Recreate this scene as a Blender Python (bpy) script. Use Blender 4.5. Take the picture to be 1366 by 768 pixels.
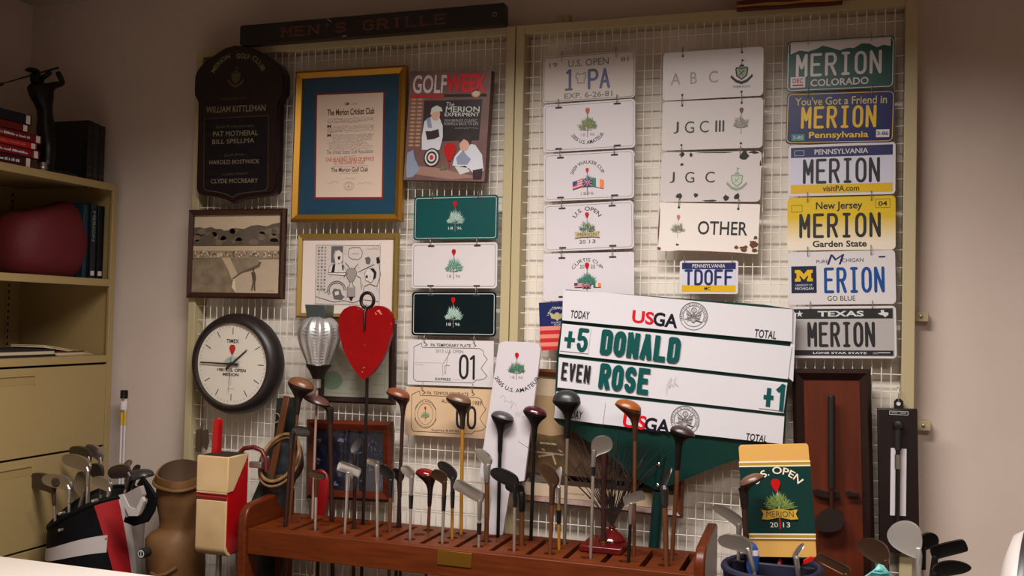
import bpy, bmesh, math, random
from math import sin, cos, pi, radians, sqrt, atan2
from mathutils import Vector, Matrix

for o in list(bpy.data.objects):
    bpy.data.objects.remove(o)
S = bpy.context.scene
COL = S.collection
V = Vector

# ------------------------------------------------------------------ camera
W_PX, H_PX, F_PX = 1366, 768, 1303.0
YAW, PITCH, ROLL = .3222, .0310, -.0236
CAM = V((0, -3.18, 1.5))
_f = V((-sin(YAW)*cos(PITCH), cos(YAW)*cos(PITCH), sin(PITCH)))
_r = V((cos(YAW), sin(YAW), 0))
_d = _f.cross(_r)
AR = cos(ROLL)*_r + sin(ROLL)*_d
AD = -sin(ROLL)*_r + cos(ROLL)*_d
AF = _f
cd = bpy.data.cameras.new('camera')
cd.sensor_width = 36.0
cd.lens = F_PX*36.0/W_PX
cd.clip_start = .05
cam = bpy.data.objects.new('camera', cd)
COL.objects.link(cam)
M = Matrix((AR, -AD, -AF)).transposed().to_4x4()
M.translation = CAM
cam.matrix_world = M
S.camera = cam

# ------------------------------------------------------------------ light and exposure
S.view_settings.view_transform = 'Standard'
S.view_settings.look = 'None'
S.view_settings.gamma = 1
S.view_settings.use_curve_mapping = False
S.view_settings.exposure = 0.16
world = bpy.data.worlds.new('world')
S.world = world
world.use_nodes = True
world.node_tree.nodes['Background'].inputs[0].default_value = (.9, .75, .62, 1)
world.node_tree.nodes['Background'].inputs[1].default_value = .02


def area(name, loc, size, power, color, spread=180, rot=(0, 0, 0)):
    l = bpy.data.lights.new(name, 'AREA')
    l.shape = 'RECTANGLE'
    l.size, l.size_y = size
    l.energy = power
    l.color = color
    l.spread = radians(spread)
    o = bpy.data.objects.new(name, l)
    o.location = loc
    o.rotation_euler = rot
    COL.objects.link(o)
    return o


area('ceiling_panel_light', (-.8, -1.5, 2.74), (1.5, .3), 72, (1, .93, .87), 150)
area('ceiling_panel_light', (.5, -3.2, 2.74), (1.2, .6), 60, (1, .92, .85), 150)

# ------------------------------------------------------------------ helpers


def P(px, py, v, ax=1):
    """the point of the plane axis=v that the photograph shows at pixel px, py"""
    q = AF + (px - W_PX/2)/F_PX*AR + (py - H_PX/2)/F_PX*AD
    t = (v - CAM[ax])/q[ax]
    return CAM + t*q


def lin(c):
    c = c/255.0
    return c/12.92 if c <= .04045 else ((c + .055)/1.055)**2.4


MATS = {}


def mat(name, rgb, rough=.5, metal=0.0, var=0.0, scale=20, rgb2=None, stretch=None, bump=0.0, coat=0.0, bscale=None, spec=.5):
    if name in MATS:
        return MATS[name]
    m = bpy.data.materials.new(name)
    MATS[name] = m
    m.use_nodes = True
    nt = m.node_tree
    b = nt.nodes['Principled BSDF']
    c1 = tuple(lin(x) for x in rgb) + (1,)
    b.inputs['Base Color'].default_value = c1
    b.inputs['Roughness'].default_value = rough
    b.inputs['Metallic'].default_value = metal
    b.inputs['Specular IOR Level'].default_value = spec
    if coat:
        b.inputs['Coat Weight'].default_value = coat
        b.inputs['Coat Roughness'].default_value = .1
    if rgb2 or bump:
        tc = nt.nodes.new('ShaderNodeTexCoord')
        mp = nt.nodes.new('ShaderNodeMapping')
        nt.links.new(tc.outputs['Object'], mp.inputs['Vector'])
        if stretch:
            mp.inputs['Scale'].default_value = stretch
        nz = nt.nodes.new('ShaderNodeTexNoise')
        nz.inputs['Scale'].default_value = scale
        nz.inputs['Detail'].default_value = 5
        nt.links.new(mp.outputs['Vector'], nz.inputs['Vector'])
        if rgb2:
            rp = nt.nodes.new('ShaderNodeValToRGB')
            rp.color_ramp.elements[0].position = .35
            rp.color_ramp.elements[1].position = .65
            rp.color_ramp.elements[0].color = c1
            rp.color_ramp.elements[1].color = tuple(lin(x) for x in rgb2) + (1,)
            nt.links.new(nz.outputs['Fac'], rp.inputs['Fac'])
            nt.links.new(rp.outputs['Color'], b.inputs['Base Color'])
        if bump:
            n2 = nz
            if bscale:
                n2 = nt.nodes.new('ShaderNodeTexNoise')
                n2.inputs['Scale'].default_value = bscale
                nt.links.new(mp.outputs['Vector'], n2.inputs['Vector'])
            bp = nt.nodes.new('ShaderNodeBump')
            bp.inputs['Strength'].default_value = bump
            bp.inputs['Distance'].default_value = .01
            nt.links.new(n2.outputs['Fac'], bp.inputs['Height'])
            nt.links.new(bp.outputs['Normal'], b.inputs['Normal'])
    return m


def glass_mat():
    if 'picture_glass' in MATS:
        return MATS['picture_glass']
    m = bpy.data.materials.new('picture_glass')
    MATS['picture_glass'] = m
    m.use_nodes = True
    nt = m.node_tree
    nt.nodes.remove(nt.nodes['Principled BSDF'])
    out = nt.nodes['Material Output']
    tr = nt.nodes.new('ShaderNodeBsdfTransparent')
    gl = nt.nodes.new('ShaderNodeBsdfGlossy')
    gl.inputs['Roughness'].default_value = .04
    lw = nt.nodes.new('ShaderNodeLayerWeight')
    lw.inputs['Blend'].default_value = .5
    pw = nt.nodes.new('ShaderNodeMath')
    pw.operation = 'POWER'
    pw.inputs[1].default_value = 4
    nt.links.new(lw.outputs['Facing'], pw.inputs[0])
    ma = nt.nodes.new('ShaderNodeMath')
    ma.operation = 'MULTIPLY_ADD'
    ma.inputs[1].default_value = .5
    ma.inputs[2].default_value = .025
    nt.links.new(pw.outputs[0], ma.inputs[0])
    fr = ma
    mx = nt.nodes.new('ShaderNodeMixShader')
    nt.links.new(fr.outputs[0], mx.inputs[0])
    nt.links.new(tr.outputs[0], mx.inputs[1])
    nt.links.new(gl.outputs[0], mx.inputs[2])
    nt.links.new(mx.outputs[0], out.inputs['Surface'])
    return m


class MB:
    """mesh builder: every shape added goes into ONE mesh object"""

    def __init__(self):
        self.v, self.f, self.fm, self.mats = [], [], [], []

    def mi(self, m):
        if m not in self.mats:
            self.mats.append(m)
        return self.mats.index(m)

    def add(self, vs, fs, m):
        k = len(self.v)
        self.v += [tuple(x) for x in vs]
        i = self.mi(m)
        for f in fs:
            self.f.append([k + a for a in f])
            self.fm.append(i)

    def box(self, lo, hi, m):
        (a, b, c), (d, e, f) = lo, hi
        vs = [(a, b, c), (d, b, c), (d, e, c), (a, e, c), (a, b, f), (d, b, f), (d, e, f), (a, e, f)]
        self.add(vs, [(0, 3, 2, 1), (4, 5, 6, 7), (0, 1, 5, 4), (1, 2, 6, 5), (2, 3, 7, 6), (3, 0, 4, 7)], m)

    def prism(self, pts, y0, y1, m, m_side=None):
        """outline pts (x, z) extruded from y0 (front) to y1 (back)"""
        n = len(pts)
        vs = [(x, y0, z) for x, z in pts] + [(x, y1, z) for x, z in pts]
        self.add(vs, [list(range(n)), list(range(2*n - 1, n - 1, -1))], m)
        self.add(vs, [(i, i + n, (i + 1) % n + n, (i + 1) % n) for i in range(n)], m_side or m)

    def prismx(self, pts, x0, x1, m):
        n = len(pts)
        vs = [(x0, y, z) for y, z in pts] + [(x1, y, z) for y, z in pts]
        self.add(vs, [list(range(n)), list(range(2*n - 1, n - 1, -1))] + [(i, i + n, (i + 1) % n + n, (i + 1) % n) for i in range(n)], m)

    def frame(self, w, h, t, y0, y1, m, t2=None):
        """picture frame: w x h outer, t wide; mitred"""
        a, b = w/2, h/2
        o = [(-a, -b), (a, -b), (a, b), (-a, b)]
        i = [(-a + t, -b + t), (a - t, -b + t), (a - t, b - t), (-a + t, b - t)]
        mid = [(-a + t*.35, -b + t*.35), (a - t*.35, -b + t*.35), (a - t*.35, b - t*.35), (-a + t*.35, b - t*.35)]
        yi = y0 + .35*(y1 - y0)
        vs = [(x, y1, z) for x, z in o] + [(x, yi, z) for x, z in o] + [(x, y0, z) for x, z in mid] + [(x, yi, z) for x, z in i] + [(x, y1, z) for x, z in i]
        fs = []
        for r in range(4):
            for k in range(4):
                fs.append((r*4 + k, r*4 + (k + 1) % 4, r*4 + 4 + (k + 1) % 4, r*4 + 4 + k))
        self.add(vs, fs, m)

    def rings(self, rings, m, cap0=True, cap1=True, closed=True, mf=None):
        """loft through equal-length rings of points"""
        n = len(rings[0])
        vs = [p for r in rings for p in r]
        k = len(self.v)
        self.v += [tuple(x) for x in vs]
        mi = self.mi(m)
        for a in range(len(rings) - 1):
            for b in range(n if closed else n - 1):
                c = (b + 1) % n
                self.f.append([k + a*n + b, k + a*n + c, k + (a + 1)*n + c, k + (a + 1)*n + b])
                if mf:
                    mm = mf(a/(len(rings) - 1), b/n)
                    self.fm.append(self.mi(mm) if mm else mi)
                else:
                    self.fm.append(mi)
        if cap0:
            self.f.append([k + b for b in range(n)][::-1])
            self.fm.append(mi)
        if cap1:
            self.f.append([k + (len(rings) - 1)*n + b for b in range(n)])
            self.fm.append(mi)

    def tube(self, path, r, m, n=10, cap=True):
        path = [V(p) for p in path]
        if not isinstance(r, (list, tuple)):
            r = [r]*len(path)
        rs = []
        up = None
        for i, p in enumerate(path):
            d = (path[min(i + 1, len(path) - 1)] - path[max(i - 1, 0)])
            d = d.normalized() if d.length > 1e-9 else V((0, 0, 1))
            if up is None:
                up = V((0, 0, 1)) if abs(d.z) < .9 else V((1, 0, 0))
            a = d.cross(up)
            a = a.normalized()
            b = a.cross(d).normalized()
            up = b
            rs.append([p + r[i]*(cos(2*pi*k/n)*a + sin(2*pi*k/n)*b) for k in range(n)])
        self.rings(rs, m, cap, cap)

    def loop(self, pts, r, m, n=8):
        """closed tube"""
        pts = [V(p) for p in pts]
        N = len(pts)
        nrm = V((0, 0, 0))
        for i in range(N):
            nrm += (pts[i]).cross(pts[(i + 1) % N])
        nrm = nrm.normalized() if nrm.length > 1e-12 else V((0, 1, 0))
        c = sum(pts, V((0, 0, 0)))/N
        nrm = (pts[0] - c).cross(pts[N//4] - c).normalized()
        rs = []
        for i in range(N):
            d = (pts[(i + 1) % N] - pts[i - 1]).normalized()
            a = d.cross(nrm).normalized()
            rs.append([pts[i] + r*(cos(2*pi*k/n)*a + sin(2*pi*k/n)*nrm) for k in range(n)])
        rs.append(rs[0])
        self.rings(rs, m, False, False)

    def lathe(self, prof, m, c=(0, 0, 0), n=24, axis='z', cap=True, mf=None, sq=1.0):
        """prof: list of (radius, height)"""
        c = V(c)
        rs = []
        for r, h in prof:
            ring = []
            for k in range(n):
                a = 2*pi*k/n
                if axis == 'z':
                    ring.append(c + V((r*cos(a), r*sin(a)*sq, h)))
                else:
                    ring.append(c + V((r*cos(a), -h, r*sin(a))))
            rs.append(ring)
        self.rings(rs, m, cap, cap, mf=mf)

    def build(self, name, parent=None, bevel=0, sharp=38, seg=2, subsurf=0):
        me = bpy.data.meshes.new(name)
        me.from_pydata(self.v, [], self.f)
        for m in self.mats:
            me.materials.append(m)
        me.polygons.foreach_set('material_index', self.fm)
        bm = bmesh.new()
        bm.from_mesh(me)
        bmesh.ops.recalc_face_normals(bm, faces=bm.faces)
        bm.to_mesh(me)
        bm.free()
        me.shade_smooth()
        me.set_sharp_from_angle(angle=radians(sharp))
        o = bpy.data.objects.new(name, me)
        COL.objects.link(o)
        if parent:
            o.parent = parent
        if bevel:
            md = o.modifiers.new('bevel', 'BEVEL')
            md.width = bevel
            md.segments = seg
            md.limit_method = 'ANGLE'
            md.angle_limit = radians(40)
        if subsurf:
            md = o.modifiers.new('subsurf', 'SUBSURF')
            md.levels = md.render_levels = subsurf
        return o


def thing(name, label, cat, loc=(0, 0, 0), rot=(0, 0, 0), group=None):
    o = bpy.data.objects.new(name, None)
    o.empty_display_size = .05
    COL.objects.link(o)
    o.location = loc
    o.rotation_euler = rot
    o['label'] = label
    o['category'] = cat
    if group:
        o['group'] = group
    return o


def struct(name, mb, **k):
    o = mb.build(name, **k)
    o['kind'] = 'structure'
    return o


def rrect(w, h, r, n=5, cx=0, cz=0):
    pts = []
    for sx, sz, a0 in ((1, 1, 0), (-1, 1, 90), (-1, -1, 180), (1, -1, 270)):
        for i in range(n + 1):
            a = radians(a0 + 90*i/n)
            pts.append((cx + sx*(w/2 - r) + r*cos(a), cz + sz*(h/2 - r) + r*sin(a)))
    return pts


def copy_tree(o, parent=None):
    c = o.copy()
    COL.objects.link(c)
    if parent:
        c.parent = parent
    for ch in list(o.children):
        copy_tree(ch, c)
    return c


# ---- lettering
_txt = {}


def text_geo(s, bold=0.0):
    k = (s, bold)
    if k in _txt:
        return _txt[k]
    cu = bpy.data.curves.new('text', 'FONT')
    cu.body = s
    cu.size = 1
    cu.offset = bold
    cu.resolution_u = 3
    o = bpy.data.objects.new('text', cu)
    COL.objects.link(o)
    dg = bpy.context.evaluated_depsgraph_get()
    dg.update()
    me = bpy.data.meshes.new_from_object(o.evaluated_get(dg))
    vs = [(v.co.x, v.co.y) for v in me.vertices]
    fs = [list(p.vertices) for p in me.polygons]
    bpy.data.objects.remove(o)
    bpy.data.curves.remove(cu)
    bpy.data.meshes.remove(me)
    _txt[k] = (vs, fs)
    return vs, fs


def _arc(cx, cz, rx, rz, a0, a1, n=7):
    return [(cx + rx*cos(radians(a0 + (a1 - a0)*i/n)), cz + rz*sin(radians(a0 + (a1 - a0)*i/n))) for i in range(n + 1)]


GLY = {
    'M': [[(0, 0), (0, 1), (.5, .38), (1, 1), (1, 0)]],
    'E': [[(1, 1), (0, 1), (0, 0), (1, 0)], [(0, .52), (.8, .52)]],
    'R': [[(0, 0), (0, 1), (.6, 1)] + _arc(.6, .75, .4, .25, 90, -90) + [(0, .5)], [(.5, .5), (1, 0)]],
    'I': [[(.5, 0), (.5, 1)], [(.18, 0), (.82, 0)], [(.18, 1), (.82, 1)]],
    'O': [_arc(.5, .74, .5, .26, 0, 180) + _arc(.5, .26, .5, .26, 180, 360) + [(1, .74)]],
    '0': [_arc(.5, .7, .5, .3, 0, 180) + _arc(.5, .3, .5, .3, 180, 360) + [(1, .7)]],
    'N': [[(0, 0), (0, 1), (1, 0), (1, 1)]],
    'T': [[(.5, 0), (.5, 1)], [(0, 1), (1, 1)]],
    'D': [[(0, 0), (0, 1), (.55, 1)] + _arc(.55, .7, .45, .3, 90, 0) + _arc(.55, .3, .45, .3, 0, -90) + [(0, 0)]],
    'F': [[(0, 0), (0, 1), (1, 1)], [(0, .52), (.8, .52)]],
    'P': [[(0, 0), (0, 1), (.6, 1)] + _arc(.6, .74, .4, .26, 90, -90) + [(0, .48)]],
    'A': [[(0, 0), (.5, 1), (1, 0)], [(.2, .33), (.8, .33)]],
    '1': [[(.15, .8), (.55, 1), (.55, 0)], [(.2, 0), (.9, 0)]],
    'i': [[(.5, .05), (.5, 1)]],
    'L': [[(0, 1), (0, 0), (1, 0)]],
    'S': [_arc(.5, .74, .5, .26, 20, 270) + _arc(.5, .26, .5, .26, 90, -160)],
    'G': [_arc(.5, .74, .5, .26, 20, 180) + _arc(.5, .26, .5, .26, 180, 360) + [(1, .48), (.6, .48)]],
    'J': [[(1, 1), (1, .3)] + _arc(.5, .3, .5, .3, 0, -170)],
    'C': [_arc(.5, .74, .5, .26, 25, 180) + _arc(.5, .26, .5, .26, 180, 335)],
    'B': [[(0, 0), (0, 1), (.55, 1)] + _arc(.55, .76, .4, .24, 90, -90) + [(0, .52), (.55, .52)] + _arc(.55, .26, .45, .26, 90, -90) + [(0, 0)]],
    "'": [[(.5, 1), (.5, .75)]],
}


class Art(MB):
    """flat printing on the face of a thing: local x right, z up, the face at y = y0; a = 0..1 from the left, b = 0..1 from the top"""

    def __init__(self, w, h, y0, dl=.0005):
        super().__init__()
        self.w, self.h, self.y0, self.dl = w, h, y0, dl

    def uv(self, a, b):
        return ((a - .5)*self.w, (.5 - b)*self.h)

    def L(self, l):
        return self.y0 - self.dl*(l + 1)

    def poly(self, pts, m, l=0, ab=True):
        if ab:
            pts = [self.uv(*p) for p in pts]
        y = self.L(l)
        self.add([(x, y, z) for x, z in pts], [list(range(len(pts)))], m)

    def rect(self, a0, b0, a1, b1, m, l=0):
        self.poly([(a0, b0), (a1, b0), (a1, b1), (a0, b1)], m, l)

    def ell(self, a, b, ra, rb, m, l=0, n=20, rot=0):
        """radii in metres of the thing's height when rb is None, else fractions"""
        x, z = self.uv(a, b)
        ra, rb = ra*self.w, rb*self.h
        c, s = cos(rot), sin(rot)
        pts = []
        for k in range(n):
            t = 2*pi*k/n
            u, v = ra*cos(t), rb*sin(t)
            pts.append((x + u*c - v*s, z + u*s + v*c))
        self.poly(pts, m, l, False)

    def line(self, pts, wd, m, l=0, ab=True, round_=True, closed=False, cap=0.0):
        if ab:
            pts = [self.uv(*p) for p in pts]
        if closed:
            pts = pts + [pts[0]]
        y = self.L(l)
        h = wd/2
        self.k = getattr(self, 'k', 0)
        for (x0, z0), (x1, z1) in zip(pts[:-1], pts[1:]):
            d = sqrt((x1 - x0)**2 + (z1 - z0)**2)
            if d < 1e-7:
                continue
            nx, nz = -(z1 - z0)/d*h, (x1 - x0)/d*h
            if cap:
                ex, ez = (x1 - x0)/d*h*cap, (z1 - z0)/d*h*cap
                x0, z0, x1, z1 = x0 - ex, z0 - ez, x1 + ex, z1 + ez
            self.k = (self.k + 1) % 40
            y = self.L(l) - self.k*8e-6
            self.add([(x0 + nx, y, z0 + nz), (x0 - nx, y, z0 - nz), (x1 - nx, y, z1 - nz), (x1 + nx, y, z1 + nz)], [(0, 1, 2, 3)], m)
        if round_:
            for x, z in pts:
                self.k = (self.k + 1) % 40
                y = self.L(l) - self.k*8e-6
                self.add([(x + h*cos(k*pi/4), y, z + h*sin(k*pi/4)) for k in range(8)], [list(range(8))], m)

    def rline(self, inset, r, wd, m, l=0):
        self.line(rrect(self.w - 2*inset, self.h - 2*inset, r), wd, m, l, False, True, True)

    def text(self, s, a0, b0, a1, b1, m, l=0, bold=0.0, slant=0.0, dz=0.0):
        """the string fitted into the box a0, b0 (top left) .. a1, b1 (bottom right); dz raises its right end"""
        vs, fs = text_geo(s, bold)
        if not vs:
            return
        x0, x1 = min(v[0] for v in vs), max(v[0] for v in vs)
        z0, z1 = min(v[1] for v in vs), max(v[1] for v in vs)
        L, T = self.uv(a0, b0)
        R, B = self.uv(a1, b1)
        y = self.L(l)
        out = []
        for x, z in vs:
            u, t = (x - x0)/(x1 - x0), (z - z0)/(z1 - z0)
            out.append((L + u*(R - L) + slant*t*(T - B), y, B + t*(T - B) + dz*u*self.h))
        self.add(out, fs, m)

    def arc(self, s, a, b, rad, t0, t1, size, m, l=0, bold=0.0, inward=False, sx=1.0):
        """string on a circle about a, b (rad, size in metres): reading from angle t0 to t1 (degrees, 90 = top)"""
        vs, fs = text_geo(s, bold)
        x0, x1 = min(v[0] for v in vs), max(v[0] for v in vs)
        z1 = max(v[1] for v in vs)
        cx, cz = self.uv(a, b)
        y = self.L(l)
        out = []
        for x, z in vs:
            u = (x - x0)/(x1 - x0)
            t = radians(t0 + (t1 - t0)*u)
            h = z/z1*size
            rr = rad - h if inward else rad + h
            out.append((cx + rr*cos(t)*sx, y, cz + rr*sin(t)))
        self.add(out, fs, m)

    def plate(self, s, a0, b0, a1, b1, m, wd=.006, l=0, cw=.62, m2=None, wd2=0):
        """plate numerals: round-ended strokes; the box is split into equal cells"""
        n = len(s)
        cell = (a1 - a0)/n
        for i, ch in enumerate(s):
            if ch == ' ':
                continue
            L = a0 + cell*(i + (1 - cw)/2)
            for st in GLY[ch]:
                pts = [(L + x*cell*cw, b1 + z*(b0 - b1)) for x, z in st]
                if m2:
                    self.line(pts, wd2, m2, l - 1)
                self.line(pts, wd, m, l)

    def scribble(self, a0, b0, a1, b1, n, wd, m, l=0, seed=1):
        """a line of tiny writing"""
        rnd = random.Random(seed)
        pts = [(a0 + (a1 - a0)*i/n, b0 + (b1 - b0)*rnd.random()) for i in range(n + 1)]
        self.line(pts, wd, m, l, round_=False)

    def bush(self, a, b, R, mats, l=0, n=34, seed=3, lo=8, hi=172, wd=.0022, sq=1.0):
        """the leafy bush of the club's emblem: a fan of leaf strokes from its base a, b"""
        rnd = random.Random(seed)
        cx, cz = self.uv(a, b)
        for i in range(n):
            t = radians(lo + (hi - lo)*(i + .5)/n + rnd.uniform(-4, 4))
            ln = R*rnd.uniform(.55, 1.0)
            s0 = R*rnd.uniform(.05, .3)
            p = (cx + s0*cos(t), cz + s0*sin(t)*sq)
            q = (cx + ln*cos(t), cz + ln*sin(t)*sq)
            mx, mz = (p[0] + q[0])/2, (p[1] + q[1])/2
            nx, nz = -sin(t)*wd, cos(t)*wd
            self.poly([p, (mx + nx, mz + nz), q, (mx - nx, mz - nz)], mats[i % len(mats)], l + (i % 3), False)
            for sgn in (-1, 1):
                t2 = t + sgn*.5
                m0 = (cx + ln*.55*cos(t), cz + ln*.55*sin(t)*sq)
                q2 = (m0[0] + ln*.3*cos(t2), m0[1] + ln*.3*sin(t2)*sq)
                self.line([m0, q2], wd*.7, mats[(i + 1) % len(mats)], l + (i % 3), False, False)

    def basket(self, a, b, s, m, l=0):
        """red wicker basket: a drop with its point down, s metres tall"""
        x, z = self.uv(a, b)
        prof = [(-.18, .5), (.18, .5), (.34, .32), (.36, .1), (.24, -.2), (.07, -.5), (-.07, -.5), (-.24, -.2), (-.36, .1), (-.34, .32)]
        self.poly([(x + u*s, z + v*s) for u, v in prof], m, l, False)

    def emblem(self, a, b, R, leaf, m_red, m_pole, m_txt=None, n=30, seed=3, year=True):
        """bush on a flagstick topped by the red basket, base of the bush at a, b"""
        x, z = self.uv(a, b)
        self.line([(x, z - R*.62), (x, z + R*1.4)], R*.06, m_pole, 0, False)
        self.bush(a, b, R, leaf, 1, n, seed, wd=R*.05, sq=1.2)
        self.basket(a, b - R*1.55/self.h, R*.5, m_red, 4)
        self.line([(x - R*.35, z - R*.02), (x + R*.35, z - R*.02)], R*.05, m_pole, 2, False)
        if year and m_txt:
            for s, k in (('18', -1), ('96', 1)):
                xa = a + k*R*.38/self.w
                hw = R*.2/self.w
                self.text(s, xa - hw, b + R*.26/self.h, xa + hw, b + R*.5/self.h, m_txt, 2)


def rect_px(c, Y):
    p = [P(x, y, Y) for x, y in c]
    ctr = (p[0] + p[1] + p[2] + p[3])/4
    w = ((p[1] - p[0]).length + (p[2] - p[3]).length)/2
    h = ((p[3] - p[0]).length + (p[2] - p[1]).length)/2
    d = (p[1] - p[0]) + (p[2] - p[3])
    return ctr, w, h, atan2(d.z, d.x)


class Hung:
    """a thing hanging on the back wall: an Empty at its middle, turned in the plane of the wall"""

    def __init__(self, name, label, cat, corners, Y, group=None):
        self.Y = Y
        self.c, self.w, self.h, self.ang = rect_px(corners, Y)
        self.o = thing(name, label, cat, self.c, (0, -self.ang, 0), group)

    def uv(self, px, py):
        d = P(px, py, self.Y) - self.c
        c, s = cos(-self.ang), sin(-self.ang)
        return (d.x*c - d.z*s, d.x*s + d.z*c)

    def ab(self, px, py):
        x, z = self.uv(px, py)
        return (x/self.w + .5, .5 - z/self.h)

    def art(self, y0):
        return Art(self.w, self.h, y0)

# ------------------------------------------------------------------ materials
WALL = mat('wall_paint', (204, 188, 177), .75, rgb2=(198, 181, 170), scale=3, bump=.05, bscale=180)
CEIL = mat('ceiling_paint', (180, 170, 156), .9)
FLOOR = mat('brown_carpet', (84, 66, 52), .95, rgb2=(70, 55, 44), scale=160)
TAN = mat('tan_enamel', (176, 162, 126), .45)
WIRE = mat('cream_wire', (226, 219, 206), .4)
BACKING = mat('cream_backing', (230, 221, 210), .7)
CAB = mat('cabinet_enamel', (156, 134, 90), .4)
DARKGAP = mat('dark_gap', (20, 17, 14), .8)
WHITE = mat('white_enamel', (206, 200, 202), .3)
WHITE2 = mat('white_plastic', (206, 200, 205), .25)
INK = mat('black_ink', (18, 18, 20), .5)
GREYINK = mat('grey_ink', (110, 108, 108), .5)
PALEINK = mat('pale_grey_ink', (165, 160, 160), .5)
RED = mat('red_paint', (178, 8, 14), .35)
REDINK = mat('red_ink', (190, 16, 22), .5)
NAVY = mat('navy_ink', (20, 28, 84), .4)
GREEN = mat('deep_green', (2, 58, 50), .35)
TEAL = mat('teal_green', (0, 72, 72), .35)
BLACKG = mat('black_green', (4, 20, 24), .3)
YEL = mat('yellow_ink', (206, 166, 14), .4)
CREAM = mat('cream_plate', (204, 174, 140), .4)
STEEL = mat('steel', (205, 202, 198), .3, .9)
STEELD = mat('dull_steel', (160, 154, 148), .4, .9)
CHROME = mat('chrome', (215, 212, 210), .1, 1.0)
BRASS = mat('brass', (150, 110, 40), .4, 1.0)
BLACK = mat('black_lacquer', (13, 11, 12), .28)
BLACKM = mat('black_matte', (14, 13, 13), .6)
GOLD = mat('gold_leaf', (178, 130, 50), .38, .75)
LEAF1 = mat('leaf_green', (52, 104, 74), .5)
LEAF2 = mat('leaf_olive', (120, 128, 66), .5)
LEAF3 = mat('leaf_teal', (44, 122, 118), .5)
LEAF4 = mat('leaf_pale', (140, 176, 160), .5)
BROWNINK = mat('brown_ink', (92, 66, 40), .5)
TANINK = mat('tan_ink', (172, 160, 118), .5)
SIL = mat('silver_print', (196, 202, 200), .4)
ORANGE = mat('orange_ink', (224, 120, 40), .5)
FLAGBLUE = mat('flag_blue', (28, 42, 112), .5)
FLAGRED = mat('flag_red', (186, 24, 36), .5)
FLAGGREEN = mat('flag_green', (10, 110, 78), .5)
GLASS = glass_mat()

# ------------------------------------------------------------------ the room
XL, XR, YF, ZC = -3.19, 2.2, -5.2, 2.75
m = MB(); m.box((XL - .1, 0, 0), (XR + .1, .12, ZC), WALL); struct('wall_back', m)
m = MB(); m.box((XL - .12, YF, 0), (XL, 0, ZC), WALL); struct('wall_left', m)
m = MB(); m.box((XR, YF, 0), (XR + .12, 0, ZC), WALL); struct('wall_right', m)
m = MB(); m.box((XL - .1, YF - .12, 0), (XR + .1, YF, ZC), mat('front_wall_paint', (138, 120, 106), .8)); struct('wall_front', m)
m = MB(); m.box((XL - .1, YF - .1, -.1), (XR + .1, .1, 0), FLOOR); struct('floor', m)
m = MB(); m.box((XL - .1, YF - .1, ZC), (XR + .1, .1, ZC + .1), CEIL); struct('ceiling', m)
m = MB(); m.box((.6, -.014, 0), (XR, 0, .1), mat('skirting', (150, 132, 112), .5)); struct('baseboard_back', m, bevel=.003)

# ------------------------------------------------------------------ wire display panels
YW = -.062                      # the wire
ZT, ZB = 2.487, .16


def grid_panel(label, x0, x1, pl, pr, clips):
    o = thing('wire_display_panel', label, 'display panel', ((x0 + x1)/2, -.03, ZB), group='wire display panels on the back wall')
    cx = (x0 + x1)/2
    m = MB()
    for a, b, c, d in ((x0, x0 + pl, ZB, ZT), (x1 - pr, x1, ZB, ZT), (x0 + pl, x1 - pr, ZT - .03, ZT), (x0 + pl, x1 - pr, ZB, ZB + .03)):
        m.box((a - cx, -.052, c - ZB), (b - cx, .018, d - ZB), TAN)
    m.build('panel_frame', o, bevel=.002)
    m = MB()
    m.box((x0 + pl - cx, .019, .03), (x1 - pr - cx, .024, ZT - ZB - .03), BACKING)
    m.build('backing_board', o)
    m = MB()
    n = int((x1 - x0 - pl - pr)/.0275)
    for i in range(1, n + 1):
        x = x0 + pl + (x1 - x0 - pl - pr)*i/(n + 1) - cx
        m.tube([(x, YW + .03, .02), (x, YW + .03, ZT - ZB - .02)], 0.0016, WIRE, 6, False)
    k = int((ZT - ZB)/.055)
    for i in range(1, k + 1):
        z = ZT - ZB - .03 - .053*i + .016
        if z < .03:
            break
        m.tube([(x0 + pl - cx - .005, YW + .0333, z), (x1 - pr - cx + .005, YW + .0333, z)], 0.0016, WIRE, 6, False)
    m.build('wire_mesh', o)
    for px, py in clips:
        p = P(px, py, -.02)
        m = MB()
        m.box((p.x - cx - .021, -.004, p.z - ZB - .015), (p.x - cx + .021, .0295, p.z - ZB + .015), TAN)
        c = m.build('mounting_clip', o, bevel=.0015)
        m = MB()
        m.lathe([(.005, 0), (.005, .003), (.002, .0045)], STEELD, (p.x - cx, -.004, p.z - ZB), 10, 'y')
        m.build('screw', c)
    return o


XS = P(689, 45, -.075).x
X0 = P(246, 600, -.075).x
X1 = P(1224, 100, -.075).x
grid_panel('tan framed wire mesh panel left of the middle post, hung with the clock', X0, XS - .0015, .03, .032, [])
grid_panel('tan framed wire mesh panel right of the middle post, hung with state plates', XS + .0015, X1, .03, .036, [(753, 27), (1228, 422), (1231, 567)])

# ------------------------------------------------------------------ plates
RINGM = mat('ring_wire', (150, 142, 134), .4, .6)


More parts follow.
